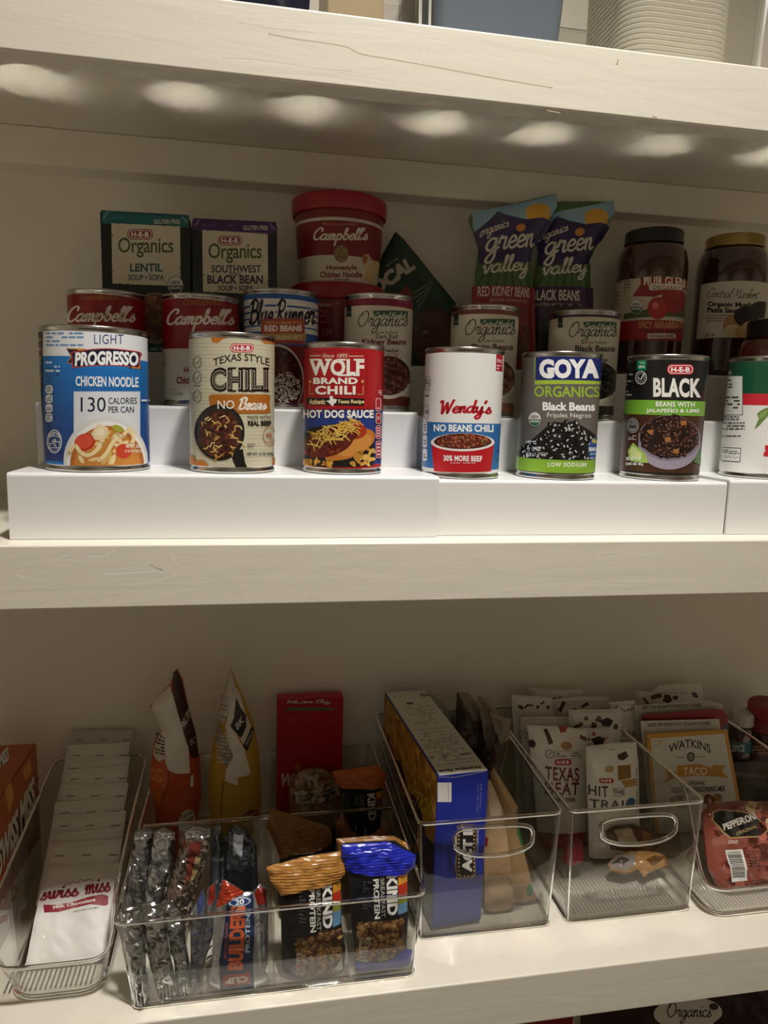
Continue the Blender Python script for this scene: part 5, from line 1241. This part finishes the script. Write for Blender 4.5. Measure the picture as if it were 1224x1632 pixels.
pouch('oat_bar', 'oat bar with bright blue crimped ends, right compartment of the wide bin', 'snack bar', Plane(26, k=.13, z0=FB),
      [(893, 158), (1000, 150), (1100, 146), (1182, 200), (1174, 242), (1150, 266), (1150, 430), (1146, 540), (1150, 640), (945, 652), (940, 560), (926, 430), (916, 262), (890, 200)], k2, 7, '17161e', art_oat2, zmin=FB+.2, crinkle=1.6, rough=.28, cs=11, step=4,
      seals=[([(892, 156), (1000, 149), (1078, 147), (1182, 200), (1174, 242), (1150, 266), (1030, 268), (912, 258), (890, 200)], '1e2ab0'), ([(944, 608), (1060, 602), (1138, 560), (1168, 572), (1146, 636), (945, 652)], '1e2ab0')], sname='crimped_end')
k3f = lambda q: q
def art_seed(A):
    A.T('KIND', 0, 0, 0, 0, 'd8d4cc', bold=.04, quad=((732, 718), (740, 872), (778, 716))); A.T('SEEDS', 0, 0, 0, 0, '8a8478', quad=((690, 724), (696, 850), (712, 722))); A.T('FRUIT & NUT', 0, 0, 0, 0, '5a7a44', bold=.02, quad=((660, 726), (664, 872), (682, 724)))
    for i, c in enumerate(('c87a2c', '8a3a1c', '5a6a34', '3a5a6a')): A.R(786, 712+40*i, 822, 752+40*i, c)
    A.S_([(666, 900), (668, 975)], 5, 'd8d4cc'); A.S_([(720, 900), (722, 970)], 5, 'd8d4cc'); A.R(612, 712, 640, 840, '2c2c30'); A.fine(590, 730, 606, 900, 8, '55565c', 3)
pouch('nut_bar', 'black nut bar with an orange crimped top, standing upright behind the oat bars', 'snack bar', Plane(172, k=.05, z0=FB),
      [(538, 606), (790, 568), (848, 622), (826, 694), (812, 970), (800, 1260), (610, 1260), (592, 760), (562, 664)], k3, 9, '141416', art_seed, zmin=FB+.2, crinkle=1.4, rough=.28, cs=11, step=4,
      seals=[([(536, 605), (792, 566), (850, 622), (828, 694), (700, 686), (580, 692), (560, 664)], 'b05a22')], sname='crimped_end')
pouch('oat_bar', 'oat bar with a folded brown end, behind the bright tan-topped one', 'snack bar', Plane(104, k=.3, z0=FB),
      [(160, 925), (188, 822), (350, 868), (520, 928), (532, 1010), (560, 1060), (560, 1420), (240, 1420), (238, 1110), (200, 1000)], k3, 9, '2a1c12', lambda A: A.P([(536, 930), (560, 935), (560, 1050), (534, 1050)], '15120f'), zmin=FB+.2, crinkle=2.4, rough=.3, cs=11, step=4,
      seals=[([(158, 925), (187, 820), (350, 866), (522, 928), (534, 1012), (420, 1062), (300, 1070), (238, 1108), (200, 1000)], '8a5c2c')], sname='crimped_end')
pouch('oat_bar', 'tan-topped oat bar right behind the blue-ended one', 'snack bar', Plane(72, k=.2, z0=FB),
      [(560, 992), (700, 982), (890, 978), (986, 1030), (976, 1075), (960, 1420), (600, 1420), (580, 1090)], k3, 9, '2a1c12', lambda A: A.P([(852, 1018), (926, 1014), (926, 1068), (856, 1062)], 'aab4c4'), zmin=FB+.2, crinkle=1.6, rough=.3, cs=11, step=4,
      seals=[([(558, 990), (700, 980), (890, 976), (988, 1030), (978, 1076), (800, 1050), (640, 1046), (580, 1090)], '9a6a32')], sname='crimped_end')
pouch('oat_bar', 'brown-ended bar leaning right between the black nut bar and the oat bars', 'snack bar', Plane(128, k=.1, z0=FB),
      [(556, 905), (600, 856), (650, 955), (710, 985), (780, 965), (874, 880), (878, 945), (862, 1020), (850, 1420), (590, 1420)], k3, 8, '7a4c22', lambda A: A.R(620, 1000, 840, 1300, '191512'), zmin=FB+.2, crinkle=2.4, rough=.32, cs=11, step=4)

# ---- popcorn carton and pouches in the middle bin
YW = -.105
SP = Plane(66, m=.075, x0=175.5, z0=FB)
pu0, pu1 = SP.inv(691, 1400)[0], SP.inv(770, 1400)[0]; pv1 = SP.inv(735, 1233)[1]
def art_pop(A):
    A.R(345, 664, 424, 774, 'e8e6e0', same=False)
    A.P([(455, 910), (480, 900), (568, 900), (566, 1010), (556, 1060), (560, 1180), (545, 1205), (455, 1208), (445, 1130), (452, 1060)], 'b08a4a'); A.P([(459, 914), (482, 904), (564, 904), (562, 1012), (552, 1062), (556, 1178), (543, 1201), (459, 1203), (450, 1130), (456, 1060)], '12131c')
    A.T('ACT II', 0, 0, 0, 0, 'eceae4', bold=.06, quad=((540, 1170), (546, 920), (484, 1170)))
    r = random.Random(3)
    for i in range(13):
        for x in (466, 552): A.E(x, 920+22*i, 5, 5.5, 'e0c078', 8, same=(i+x > 466))
    for i in range(4): A.E(475+22*i, 1192, 5, 5.5, 'e0c078', 8, same=True); A.E(485+22*i, 910, 5, 5.5, 'e0c078', 8, same=True)
    A.T('MOVIE THEATER BUTTER', 0, 0, 0, 0, 'd8dcec', bold=.03, quad=((574, 1060), (578, 930), (568, 1060))); A.T('7190758 004', 0, 0, 0, 0, '8a94c8', quad=((590, 810), (596, 672), (582, 810))); A.T('BEST BY JAN', 0, 0, 0, 0, '8a94c8', quad=((574, 830), (580, 672), (566, 830)))
    A.S_([(404, 640), (408, 790)], 2, '6a74c0'); A.S_([(350, 632), (440, 634), (618, 600)], 2.5, 'c8cce4'); A.S_(crom([(425, 945), (385, 985), (380, 1160)]), 3, '4a58b4')
SPT = Quad(SP.P(pu0, pv1), SP.ux, -SP.n)
def art_poptop(A):
    D = 206; W = pu1-pu0
    A.uvR(.6, .6, W-.6, D-.6, 'd8d4c8'); A.uvR(.6, .3, 2.0, D, '1f3690')
    A.T('Nutrition Facts', 0, 0, 0, 0, '22201e', bold=.05, quad=((588, 566), (352, 592), (590, 584)))
    A.uvR(4, 20, W-3, 20.8, '2a2826'); A.uvR(3.5, 15, W-3, 15.4, '2a2826')
    A.T('150', 0, 0, 0, 0, '22201e', bold=.03, quad=((400, 508), (370, 510), (402, 524))); A.T('30', 0, 0, 0, 0, '22201e', bold=.03, quad=((322, 514), (300, 516), (324, 528))); A.T('Calories', 0, 0, 0, 0, '22201e', bold=.03, quad=((530, 492), (470, 500), (532, 506)))
    r = random.Random(8); V, Fc = [], []
    for v in [26+4*i for i in range(17)]+[112+5*i for i in range(10)]:
        u = 5
        while u < W-6:
            l = r.uniform(3, 9)
            if r.random() < .6 and (v < 100 or 10 < u < W-14): V_ = [(u, v), (min(u+l, W-4), v), (min(u+l, W-4), v+1.6), (u, v+1.6)]; n = len(V); V += V_; Fc.append((n, n+1, n+2, n+3))
            u += l+2
    A.add(V, Fc, '8a867c'); A.uvR(3, 98, W-4, 98.7, '2a2826'); A.uvR(18, 166, 26, 172, '2a2826')
SPL = Quad(SP.P(pu0, 0, -206), SP.n, SP.uv)
def art_popleft(A):
    H = pv1
    A.uvR(.5, .5, 205.5, H-.5, '2c1a3c')
    A.uvP([(.5, H-1), (.5, H-40), (30, H-46), (60, H-58), (80, H-50), (110, H-66), (150, H-58), (180, H-80), (205, H-72), (205, H-1)], 'b07c2c')
    r = random.Random(4)
    A.blobs(lambda x, y: True, (30, 330, 330, 620), 0, 1, 1, ['c89a3c'])
    V, Fc = [], []
    for i in range(110):
        u, v = r.uniform(4, 200), r.uniform(H-52, H-4); n = len(V); s = r.uniform(3, 7)
        V += [(u+s*math.cos(k*1.05), v+s*.9*math.sin(k*1.05)) for k in range(6)]; Fc.append(tuple(range(n, n+6)))
    A.add(V[:330], Fc[:55], 'd6a84a'); A.add([V[i] for i in range(330, 660)], [tuple(j-330 for j in f) for f in Fc[55:]], '9a6a24')
    A.T('ACTION', 0, 0, 0, 0, 'b8a83c', bold=.03, quad=((150, 740), (300, 870), (180, 660)))
def mkA(S, f, crop):
    A = Art(S, crop); A.mi('1f2f9c'); A.L.append(([], [], 0, 0)); f(A); return A
carton('popcorn_carton', 'blue popcorn carton standing in the middle bin, its pale nutrition panel upward', 'carton', SP, pu0, pu1, .2, pv1, 206, '1c2f9a', art_pop, k4, flap=False, extra=[mkA(SPT, art_poptop, k4), mkA(SPL, art_popleft, k4)])
pouch('kraft_pouch', 'kraft paper pouch nearest the blue popcorn carton, with a pale folded top', 'pouch', Plane(84, k=.1, z0=FB),
      [(606, 690), (640, 640), (668, 700), (712, 812), (735, 940), (765, 1200), (775, 1455), (612, 1455), (604, 1000)], k4, 4, 'a88a66', lambda A: (A.P([(612, 690), (640, 645), (705, 800), (700, 850), (640, 850)], 'c9b498'), A.P([(604, 960), (628, 970), (620, 1020), (604, 1020)], '7a2024')), zmin=FB+.2, crinkle=1.3, rough=.6, cs=16)
pouch('kraft_pouch', 'kraft paper pouch in the middle bin with a crimped top and green side print', 'pouch', Plane(92, k=.1, z0=FB),
      [(640, 610), (662, 575), (800, 802), (792, 850), (822, 1010), (880, 1240), (915, 1385), (890, 1425), (770, 1455), (745, 1180), (700, 860)], k4, 4, '9c7e58', lambda A: (A.P([(796, 880), (812, 950), (828, 1010), (815, 1020), (790, 940)], '2c6a3c'), A.E(862, 1265, 22, 34, '2c6a3c'), A.P([(665, 590), (798, 802), (770, 830), (690, 690)], 'b8976c')), zmin=FB+.2, crinkle=1.3, rough=.6, cs=16)
for i, (lab, Y0, q) in enumerate([
  ('dark brown snack pack nearest the popcorn carton, at the back of the middle bin', 226, [(455, 150), (520, 158), (600, 240), (640, 290), (600, 520), (590, 700), (470, 700), (440, 420)]),
  ('dark brown snack pack in the middle of three at the back of the middle bin', 208, [(570, 170), (640, 190), (700, 300), (670, 460), (640, 620), (560, 700), (600, 420), (640, 290)]),
  ('dark brown snack pack against the right wall of the middle bin', 188, [(640, 260), (700, 285), (762, 305), (745, 420), (700, 620), (690, 720), (600, 720), (640, 600), (690, 330)])]):
    pouch('snack_pack', lab, 'snack pack', Plane(Y0, k=.12, z0=FB), q[:-2]+[(q[-3][0]+40, 1240), (q[-3][0]-130, 1240)]+q[-1:], k4, 5, '4a392b', lambda A, q=q: (A.P([q[0], q[1], q[2], q[3], ((q[0][0]+q[3][0])/2, q[3][1]+20)], '8a7c68'), A.S_([(q[3][0]-4, q[3][1]+20), (q[4][0]-4, q[4][1])], 6, '8a7c68')), zmin=FB+.2, crinkle=2.2, rough=.25, cs=12)
pouch('snack_pack', 'pale grey snack pouch behind the blue popcorn carton', 'snack pack', Plane(258, z0=FB), [(250, 160), (320, 165), (440, 280), (445, 380), (430, 1100), (250, 1100)], k4, 10, '8a8478', None, zmin=FB+.2, crinkle=2, rough=.35)

# ---- trail mix pouches
NUT = ['4a2a1a', '6a3a24', '7a4a2c', '3a2018', '9a4a2c', 'b08a5c']
def trail(A, x0, y0, x1, seed, sparse=6):
    r = random.Random(seed); w = x1-x0
    for i in range(sparse):
        x = x0+w*(i+.5)/sparse+r.uniform(-.04, .04)*w; y = y0+r.uniform(.12, .34)*w; a = r.uniform(-60, 60); k = w*r.uniform(.05, .085); t = r.randint(0, 2)
        if t == 0: A.P([(x+k*math.cos(math.radians(a+o))*s, y+k*math.sin(math.radians(a+o))*s) for o, s in ((20, 1.3), (-20, 1.3), (-160, 1.3), (160, 1.3))], NUT[r.randint(0, 3)])
        elif t == 1: A.E(x, y, k*1.1, k*.7, NUT[r.randint(1, 5)], 12, rot=a)
        else: A.P([(x-k, y+k*.5), (x-k*.3, y-k*.8), (x+k*.7, y-k*.7), (x+k, y+k*.3), (x+k*.2, y+k*.9)], NUT[r.randint(0, 4)])
def art_heat(A):
    A.P([(436, 305), (455, 302), (480, 365), (458, 375)], '4a2a1c'); A.P([(510, 292), (555, 296), (545, 318), (520, 322)], 'a8442c'); A.E(543, 380, 28, 20, 'a8835a', rot=10); A.P([(610, 328), (648, 345), (645, 365), (608, 345)], '7a3a28'); A.E(384, 375, 14, 20, '3c2618')
    A.ring(462, 420, 19, 19, 3.5, '3a3a38'); A.S_([(454, 418), (460, 427), (472, 410)], 3.5, '3a3a38'); A.R(484, 404, 616, 440, '6a6660'); A.R(486, 406, 614, 438, 'd6d2c8'); A.fine(492, 410, 610, 434, 2, '5a5650', 5)
    A.R(484, 442, 565, 472, 'a82430', r=12); A.T('H-E-B', 496, 449, 553, 465, 'f0e8e0', bold=.03)
    A.T('TEXAS', 440, 476, 604, 544, '6a2430', bold=.025, space=1.15, tilt=.06); A.T('HEAT', 440, 552, 604, 614, '6a2430', bold=.025, space=1.15, tilt=.02); A.T('trail mix', 470, 622, 588, 648, '6a3a3c', bold=.03)
    A.P([(412, 800), (648, 800), (648, 990), (422, 990)], '9c2028')
ST = Plane(182, k=.1, z0=FB)
pouch('trail_mix_pouch', 'white trail mix pouch with tall dark red lettering, at the front left of its bin', 'pouch', ST, [(360, 290), (505, 294), (650, 312), (655, 335), (648, 690), (650, 1000), (420, 1000), (405, 700), (385, 500), (372, 350)], k5, 7, 'd8d4ca', art_heat, zmin=FB+.2, crinkle=1.6, rough=.32)
def art_hit(A):
    A.P([(788, 425), (830, 408), (842, 432), (815, 450), (792, 446)], '3a2618'); A.E(748, 492, 22, 17, 'b89058'); A.P([(785, 475), (850, 470), (855, 535), (790, 545)], '8a6228'); A.P([(800, 545), (880, 540), (890, 575), (820, 580)], 'b08a4c')
    A.R(700, 536, 768, 560, 'a82430', r=10); A.T('H-E-B', 710, 541, 758, 554, 'f0e8e0', bold=.03); A.T('HIT', 655, 572, 742, 622, '3a3836', bold=.02, space=1.1, tilt=.02); A.T('THE', 762, 590, 820, 612, '3a3836', bold=.03); A.S_([(760, 584), (822, 582)], 2.5, '5a5650'); A.S_([(760, 620), (822, 618)], 2.5, '5a5650'); A.T('TRAIL', 660, 640, 858, 684, '3a3836', bold=.02, space=1.1)
    A.E(852, 650, 22, 22, '24507a'); A.R(878, 480, 894, 690, 'c4c0b6'); A.fine(880, 490, 892, 690, 16, '6a665e', 4); A.fine(752, 398, 790, 405, 1, '6a665e', 3)
pouch('trail_mix_pouch', 'white trail mix pouch with dark grey lettering and a blue dot, in front', 'pouch', Plane(152, k=.12, z0=FB), [(646, 392), (760, 378), (888, 370), (896, 450), (904, 680), (906, 1010), (664, 1010), (656, 690), (650, 560)], k5, 7, 'd8d4ca', art_hit, zmin=FB+.2, crinkle=1.6, rough=.32)
rows = [('white trail mix pouch whose top edge shows at the far left of its bin', 246, [(290, 150), (480, 156), (492, 180), (490, 420), (500, 980), (320, 980), (305, 420)]),
        ('white trail mix pouch peeking up behind the left pouches', 276, [(380, 116), (500, 122), (628, 112), (632, 140), (620, 980), (400, 980), (384, 200)]),
        ('white trail mix pouch with red chips, top middle of its bin', 258, [(478, 165), (620, 150), (754, 146), (760, 190), (745, 980), (500, 980)]),
        ('white trail mix pouch with a crinkled clear corner, in the second row', 222, [(330, 252), (480, 250), (620, 258), (640, 300), (620, 980), (380, 980), (340, 400)]),
        ('white trail mix pouch with one dark berry, above the others in the second row', 210, [(562, 222), (700, 216), (820, 212), (822, 240), (800, 420), (790, 980), (590, 980)]),
        ('white trail mix pouch with a dark berry, directly behind the grey-lettered one', 197, [(600, 302), (690, 296), (775, 292), (786, 350), (780, 980), (620, 980)]),
        ('white trail mix pouch at the right end of the back row', 228, [(760, 172), (880, 176), (905, 200), (905, 980), (790, 980), (772, 260)]),
        ('white trail mix pouch standing behind the seasoning packets', 272, [(886, 118), (970, 122), (1000, 96), (1206, 92), (1210, 120), (1190, 980), (905, 980)])]
for i, (lab, Y0, q) in sorted(enumerate(rows), key=lambda t: -t[1][1]):
    rj = random.Random(90+i); q = [(p[0]+rj.uniform(-4, 4), p[1]+(rj.uniform(-9, 9) if p[1] < 300 else 0)) for p in q]; xs = [p[0] for p in q]; ys = [p[1] for p in q]
    def art_t(A, q=q, i=i, xs=xs, ys=ys):
        A.P([(min(xs)+8, ys[0]+6), (max(xs)-12, ys[0]+4), (max(xs)-12, ys[0]+9), (min(xs)+8, ys[0]+11)], 'b8b4aa'); trail(A, min(xs)+20, min(ys)+8, max(xs)-26, 20+i, 6)
        if i in (4, 5): A.P([(max(xs)-120, min(ys)+50), (max(xs)-80, min(ys)+36), (max(xs)-52, min(ys)+50), (max(xs)-66, min(ys)+78), (max(xs)-105, min(ys)+76)], '2a1a14')
        if i in (3,): A.ring(340, 332, 18, 18, 3, '4a4844'); A.S_([(332, 330), (338, 338), (350, 322)], 3, '4a4844')
        if i == 6: A.T('TEXAS', 812, 310, 890, 340, '7a2a34', bold=.02); A.fine(806, 350, 880, 380, 2, '7a2a34', 4)
    pouch('trail_mix_pouch', lab, 'pouch', Plane(Y0, k=.05, z0=FB), q, k5, 5, 'd2cec4', art_t, zmin=FB+.2, crinkle=1.8, rough=.32)
pouch('snack_bar', 'crumpled tan snack wrapper lying on the ribbed floor of the trail mix bin', 'wrapper', Plane(84, k=2.4, z0=FB+3), [(750, 962), (790, 925), (880, 900), (975, 905), (1032, 930), (1046, 968), (1000, 985), (960, 1000), (928, 1026), (900, 992), (830, 1012), (765, 992)], k5, 9, 'a87c48',
      lambda A: (A.P([(752, 962), (800, 930), (870, 925), (880, 985), (830, 1008), (770, 990)], '8a8078'), A.P([(770, 965), (810, 945), (850, 960), (820, 985)], '4a3a30'), A.P([(925, 960), (980, 940), (1020, 950), (960, 985)], '6a4420')), zmin=FB+.3, crinkle=4.5, cs=9, step=3.5, rough=.3)

pouch('snack_packet', 'brown and white snack packet lying behind the tan wrapper in the trail mix bin', 'packet', Plane(112, k=.9, z0=FB+1), [(740, 800), (790, 775), (870, 768), (955, 800), (1000, 872), (960, 915), (880, 905), (770, 890)], k5, 8, '5c3a24',
      lambda A: (A.P([(775, 800), (850, 790), (880, 860), (800, 880)], 'b8a890'), A.P([(900, 800), (950, 815), (980, 870), (920, 880)], '8a5a30')), zmin=FB+.3, crinkle=3.5, cs=9, step=3.5, rough=.3)
pouch('snack_packet', 'dark red snack packet lying against the left wall of the trail mix bin', 'packet', Plane(104, k=.8, z0=FB+1), [(536, 850), (580, 820), (628, 850), (636, 940), (600, 968), (540, 960)], k5, 7, '7e1a20', None, zmin=FB+.3, crinkle=3, cs=9, step=3.5, rough=.3)

# ---- right bin: pepperoni pack, seasoning packets, jars
def art_pep(A):
    A.blobs(lambda x, y: inside_poly((x, y), [(545, 990), (580, 860), (905, 845), (925, 1290), (680, 1310), (590, 1190)]), (510, 820, 930, 1350), 70, 34, 30, ['7a3a30', '8a463a', '6a2e28', '9a5a4c', '5c2620'], 4)
    A.blobs(lambda x, y: y < 1000+(x-800)*.4 and x > 760, (770, 800, 930, 1040), 26, 30, 26, ['9a4a3c', 'b86a5a', 'c89a7c', '8a2e2a', 'd8b890'], 7)
    A.P([(556, 864), (590, 850), (720, 860), (800, 885), (866, 965), (835, 1010), (640, 1020), (600, 985), (548, 910)], 'b0905c'); A.P([(562, 872), (592, 857), (718, 866), (795, 890), (858, 965), (830, 1003), (644, 1012), (606, 980), (556, 912)], '121010')
    A.T('PEPPERONI', 0, 0, 0, 0, 'd8d0c4', bold=.04, quad=((608, 975), (805, 905), (600, 935))); A.T('ORIGINAL', 0, 0, 0, 0, 'b09860', bold=.01, quad=((680, 1005), (800, 955), (676, 985))); A.T('GLUTEN FREE', 630, 1030, 684, 1050, 'd8d0c4', bold=.02)
    A.P([(620, 1088), (712, 1082), (752, 1268), (660, 1276)], 'e6e2da')
    r = random.Random(2); y = 0.0
    while y < .94:
        h = r.choice((.012, .02, .034)); a = .03+y
        if a+h > .95: break
        P = lambda s, t: (628+s*74+t*38, 1094+t*172-s*4)
        A.P([P(0, a), P(1, a), P(1, a+h), P(0, a+h)], '1a1a1a', same=(y > 0)); y += h+r.choice((.012, .02))
    A.fine(740, 1090, 850, 1190, 6, '4a2a24', 4)
pouch('pepperoni_pack', 'clear-wrapped pepperoni pack with a black emblem and a barcode, at the right edge', 'pack', Plane(76, k=.55, z0=FB),
      [(512, 875), (560, 822), (720, 800), (905, 806), (1150, 830), (1190, 1250), (1000, 1335), (930, 1335), (668, 1368), (600, 1300), (548, 1200), (520, 1000)], k6, 13, '8a463a', art_pep, zmin=FB+.3, crinkle=3.4, rough=.12, coat=1.0, cs=15)
def art_taco(A):
    A.P([(208, 432), (642, 404), (722, 830), (770, 1060), (262, 1080)], 'd2cec2')
    A.T('WATKINS', 314, 470, 560, 520, '1e1c1a', bold=.015, arc=34); A.E(443, 538, 24, 28, '4a4640'); A.E(443, 538, 16, 20, '8a8478'); A.fine(350, 536, 410, 548, 1, '6a665e', 3); A.fine(482, 532, 548, 544, 1, '6a665e', 4)
    A.P([(360, 592), (480, 578), (560, 600), (588, 585), (650, 590), (628, 622), (668, 668), (600, 655), (480, 648), (360, 660), (340, 668), (282, 696), (310, 650), (290, 625), (340, 622), (362, 630)], 'bf8a2c'); A.T('TACO', 398, 600, 536, 645, 'f0e8d8', bold=.01)
    A.T('ORGANIC', 424, 680, 527, 704, '22201e', bold=.025); A.T('GOURMET SEASONING MIX', 328, 718, 648, 752, '22201e', bold=.03, tilt=-.03); A.fine(225, 440, 275, 480, 3, 'c8a86a', 4)
    A.blobs(lambda x, y: True, (330, 775, 400, 840), 16, 18, 12, ['8a3a30', '6a4a2c', 'a8744c'], 4); A.blobs(lambda x, y: True, (530, 768, 620, 830), 26, 18, 12, ['8a5a2c', 'b8854a', 'd8b47c', '6a3a1c'], 6)
pouch('seasoning_packet', 'yellow-bordered taco seasoning packet, frontmost of its row in the right bin', 'packet', Plane(185, k=.1, z0=FB),
      [(184, 406), (662, 380), (745, 840), (790, 1110), (250, 1130)], k6, 2.2, 'c8912c', art_taco, zmin=FB+.2, rough=.5, crinkle=.3)
pouch('seasoning_packet', 'cream seasoning packet reading SLOW COOKERS, directly behind the taco one', 'packet', Plane(197, k=.08, z0=FB), [(150, 330), (615, 318), (628, 420), (690, 1080), (220, 1080)], k6, 2.0, 'c9c4b6', lambda A: A.T('GREAT FOR INSTANT POTS OR SLOW COOKERS', 190, 342, 562, 362, '2a2824', bold=.03, tilt=-.03), zmin=FB+.2, rough=.5, crinkle=.3)
pouch('seasoning_packet', 'dark red seasoning packet between the two cream packets in the right bin', 'packet', Plane(208, k=.06, z0=FB), [(160, 292), (420, 272), (580, 258), (640, 264), (668, 300), (664, 400), (680, 1050), (210, 1050)], k6, 3.0, '8a1a22', lambda A: A.E(648, 372, 22, 26, '4a3a6a'), zmin=FB+.2, rough=.4, crinkle=.8)
pouch('seasoning_packet', 'cream seasoning packet behind the dark red one, furthest back of its row', 'packet', Plane(219, k=.05, z0=FB), [(112, 238), (545, 210), (637, 232), (630, 420), (670, 1000), (170, 1000)], k6, 2.0, 'b8b4a6', lambda A: A.T('GREAT FOR INSTANT POTS OR SLOW COOKERS', 156, 240, 508, 260, '2a2824', bold=.03, tilt=-.05), zmin=FB+.2, rough=.5, crinkle=.4)
zj = onY(1180, 1209, 240).z
S9 = Plane(232, z0=FB)
w0, w1 = S9.inv(1152, 1250)[0], S9.inv(1240, 1250)[0]+20
carton('wrapped_block', 'dark film-wrapped block under the allspice jar, at the back of the right bin', 'pack', S9, w0, w1, .2, zj-FB-.4, 64, '1c1315', lambda A: A.P([(1160, 1228), (1222, 1236), (1222, 1241), (1165, 1236)], '5a4a50'), one, flap=False)
xa_ = onY(1178, 1180, 248).x; R_ = (onY(1195, 1180, 248).x-onY(1160, 1180, 248).x)/2
def art_spice(A):
    A.uvR(-A.U, A.v0, A.U, A.v1, '135a66'); A.T('ALLSPICE', 640, 472, 768, 512, 'd8e0dc', bold=.03); A.R(694, 432, 745, 454, 'a82a30', r=8); A.T('H-E-B', 702, 436, 738, 450, 'f0e0dc', bold=.03); A.fine(688, 462, 748, 470, 1, 'b8ccc8', 3)
zt_ = onY(1176, 1134, 248).z-zj
jar(xa_, 248, zj, R_, zt_*.62, zt_*.74, zt_, R_*.92, 'small spice jar with a teal ALLSPICE label, behind the taco packet', mat('33241a', .15, coat=1.0), mat('b8b4aa', .4), art_spice, (4, zt_*.48), crop=k6)
xb_ = onY(1221, 1180, 246).x; R2 = xb_-onY(1190, 1180, 246).x; zt2 = onY(1215, 1128, 246).z-zj
t9 = jar(xb_, 246, zj, R2, zt2*.55, zt2*.6, zt2*.86, R2*1.02, 'red-lidded spice jar at the right edge, beside the teal-labelled one', mat('3a1416', .15, coat=1.0), mat('7a1620', .4),
    lambda A: (A.uvR(-A.U, A.v0, A.U, A.v1, '5a1a1e'), A.T('LIT', 850, 405, 930, 455, 'c8b4ac', bold=.02), A.fine(800, 475, 900, 530, 3, 'b89a94', 4)), (3, zt2*.5), crop=k6)
obj('flip_cap', loft([[(xb_+R2*1.05*math.cos(a*math.pi/16), 240+R2*1.0*math.sin(a*math.pi/16), zj+zt2*.87+4+R2*.3*math.sin(a*math.pi/16)+d) for a in range(32)] for d in (0, 3)]), mat('8e1a26', .35), t9)

# ---- below the lower shelf
SU = Plane(46, z0=-860)
def art_org(A):
    A.E(1093, 1610, 54, 24, 'c9c5ba', 36, rot=-3); A.SC('Organics', 1060, 1594, 1130, 1626, '241a18', w=.18, shear=.2); A.E(1134, 1600, 7, 5, '3a2a24')
pouch('coffee_bag', 'dark brown bag with a white oval emblem, below the lower shelf', 'bag', SU, [(925, 1606), (960, 1590), (1300, 1545), (1400, 1600), (1400, 2300), (925, 2300)], one, 7, '2a1512', art_org, zmin=-859.5, crinkle=1.2, rough=.3)  # real bag, widened leftward so its dark colour stands in for the black behind
S0 = Plane(48, z0=-860)
l0, l1 = S0.inv(838, 1625)[0], S0.inv(916, 1625)[0]; lt = S0.inv(880, 1621)[1]
carton('red_carton', 'dark red carton below the lower shelf, left of the dark brown bag', 'carton', S0, l0, l1, .2, lt, 90, '7a1220', lambda A: A.uvR(l1-1.6, .5, l1-.5, lt-.5, 'd8d0c8'), one)
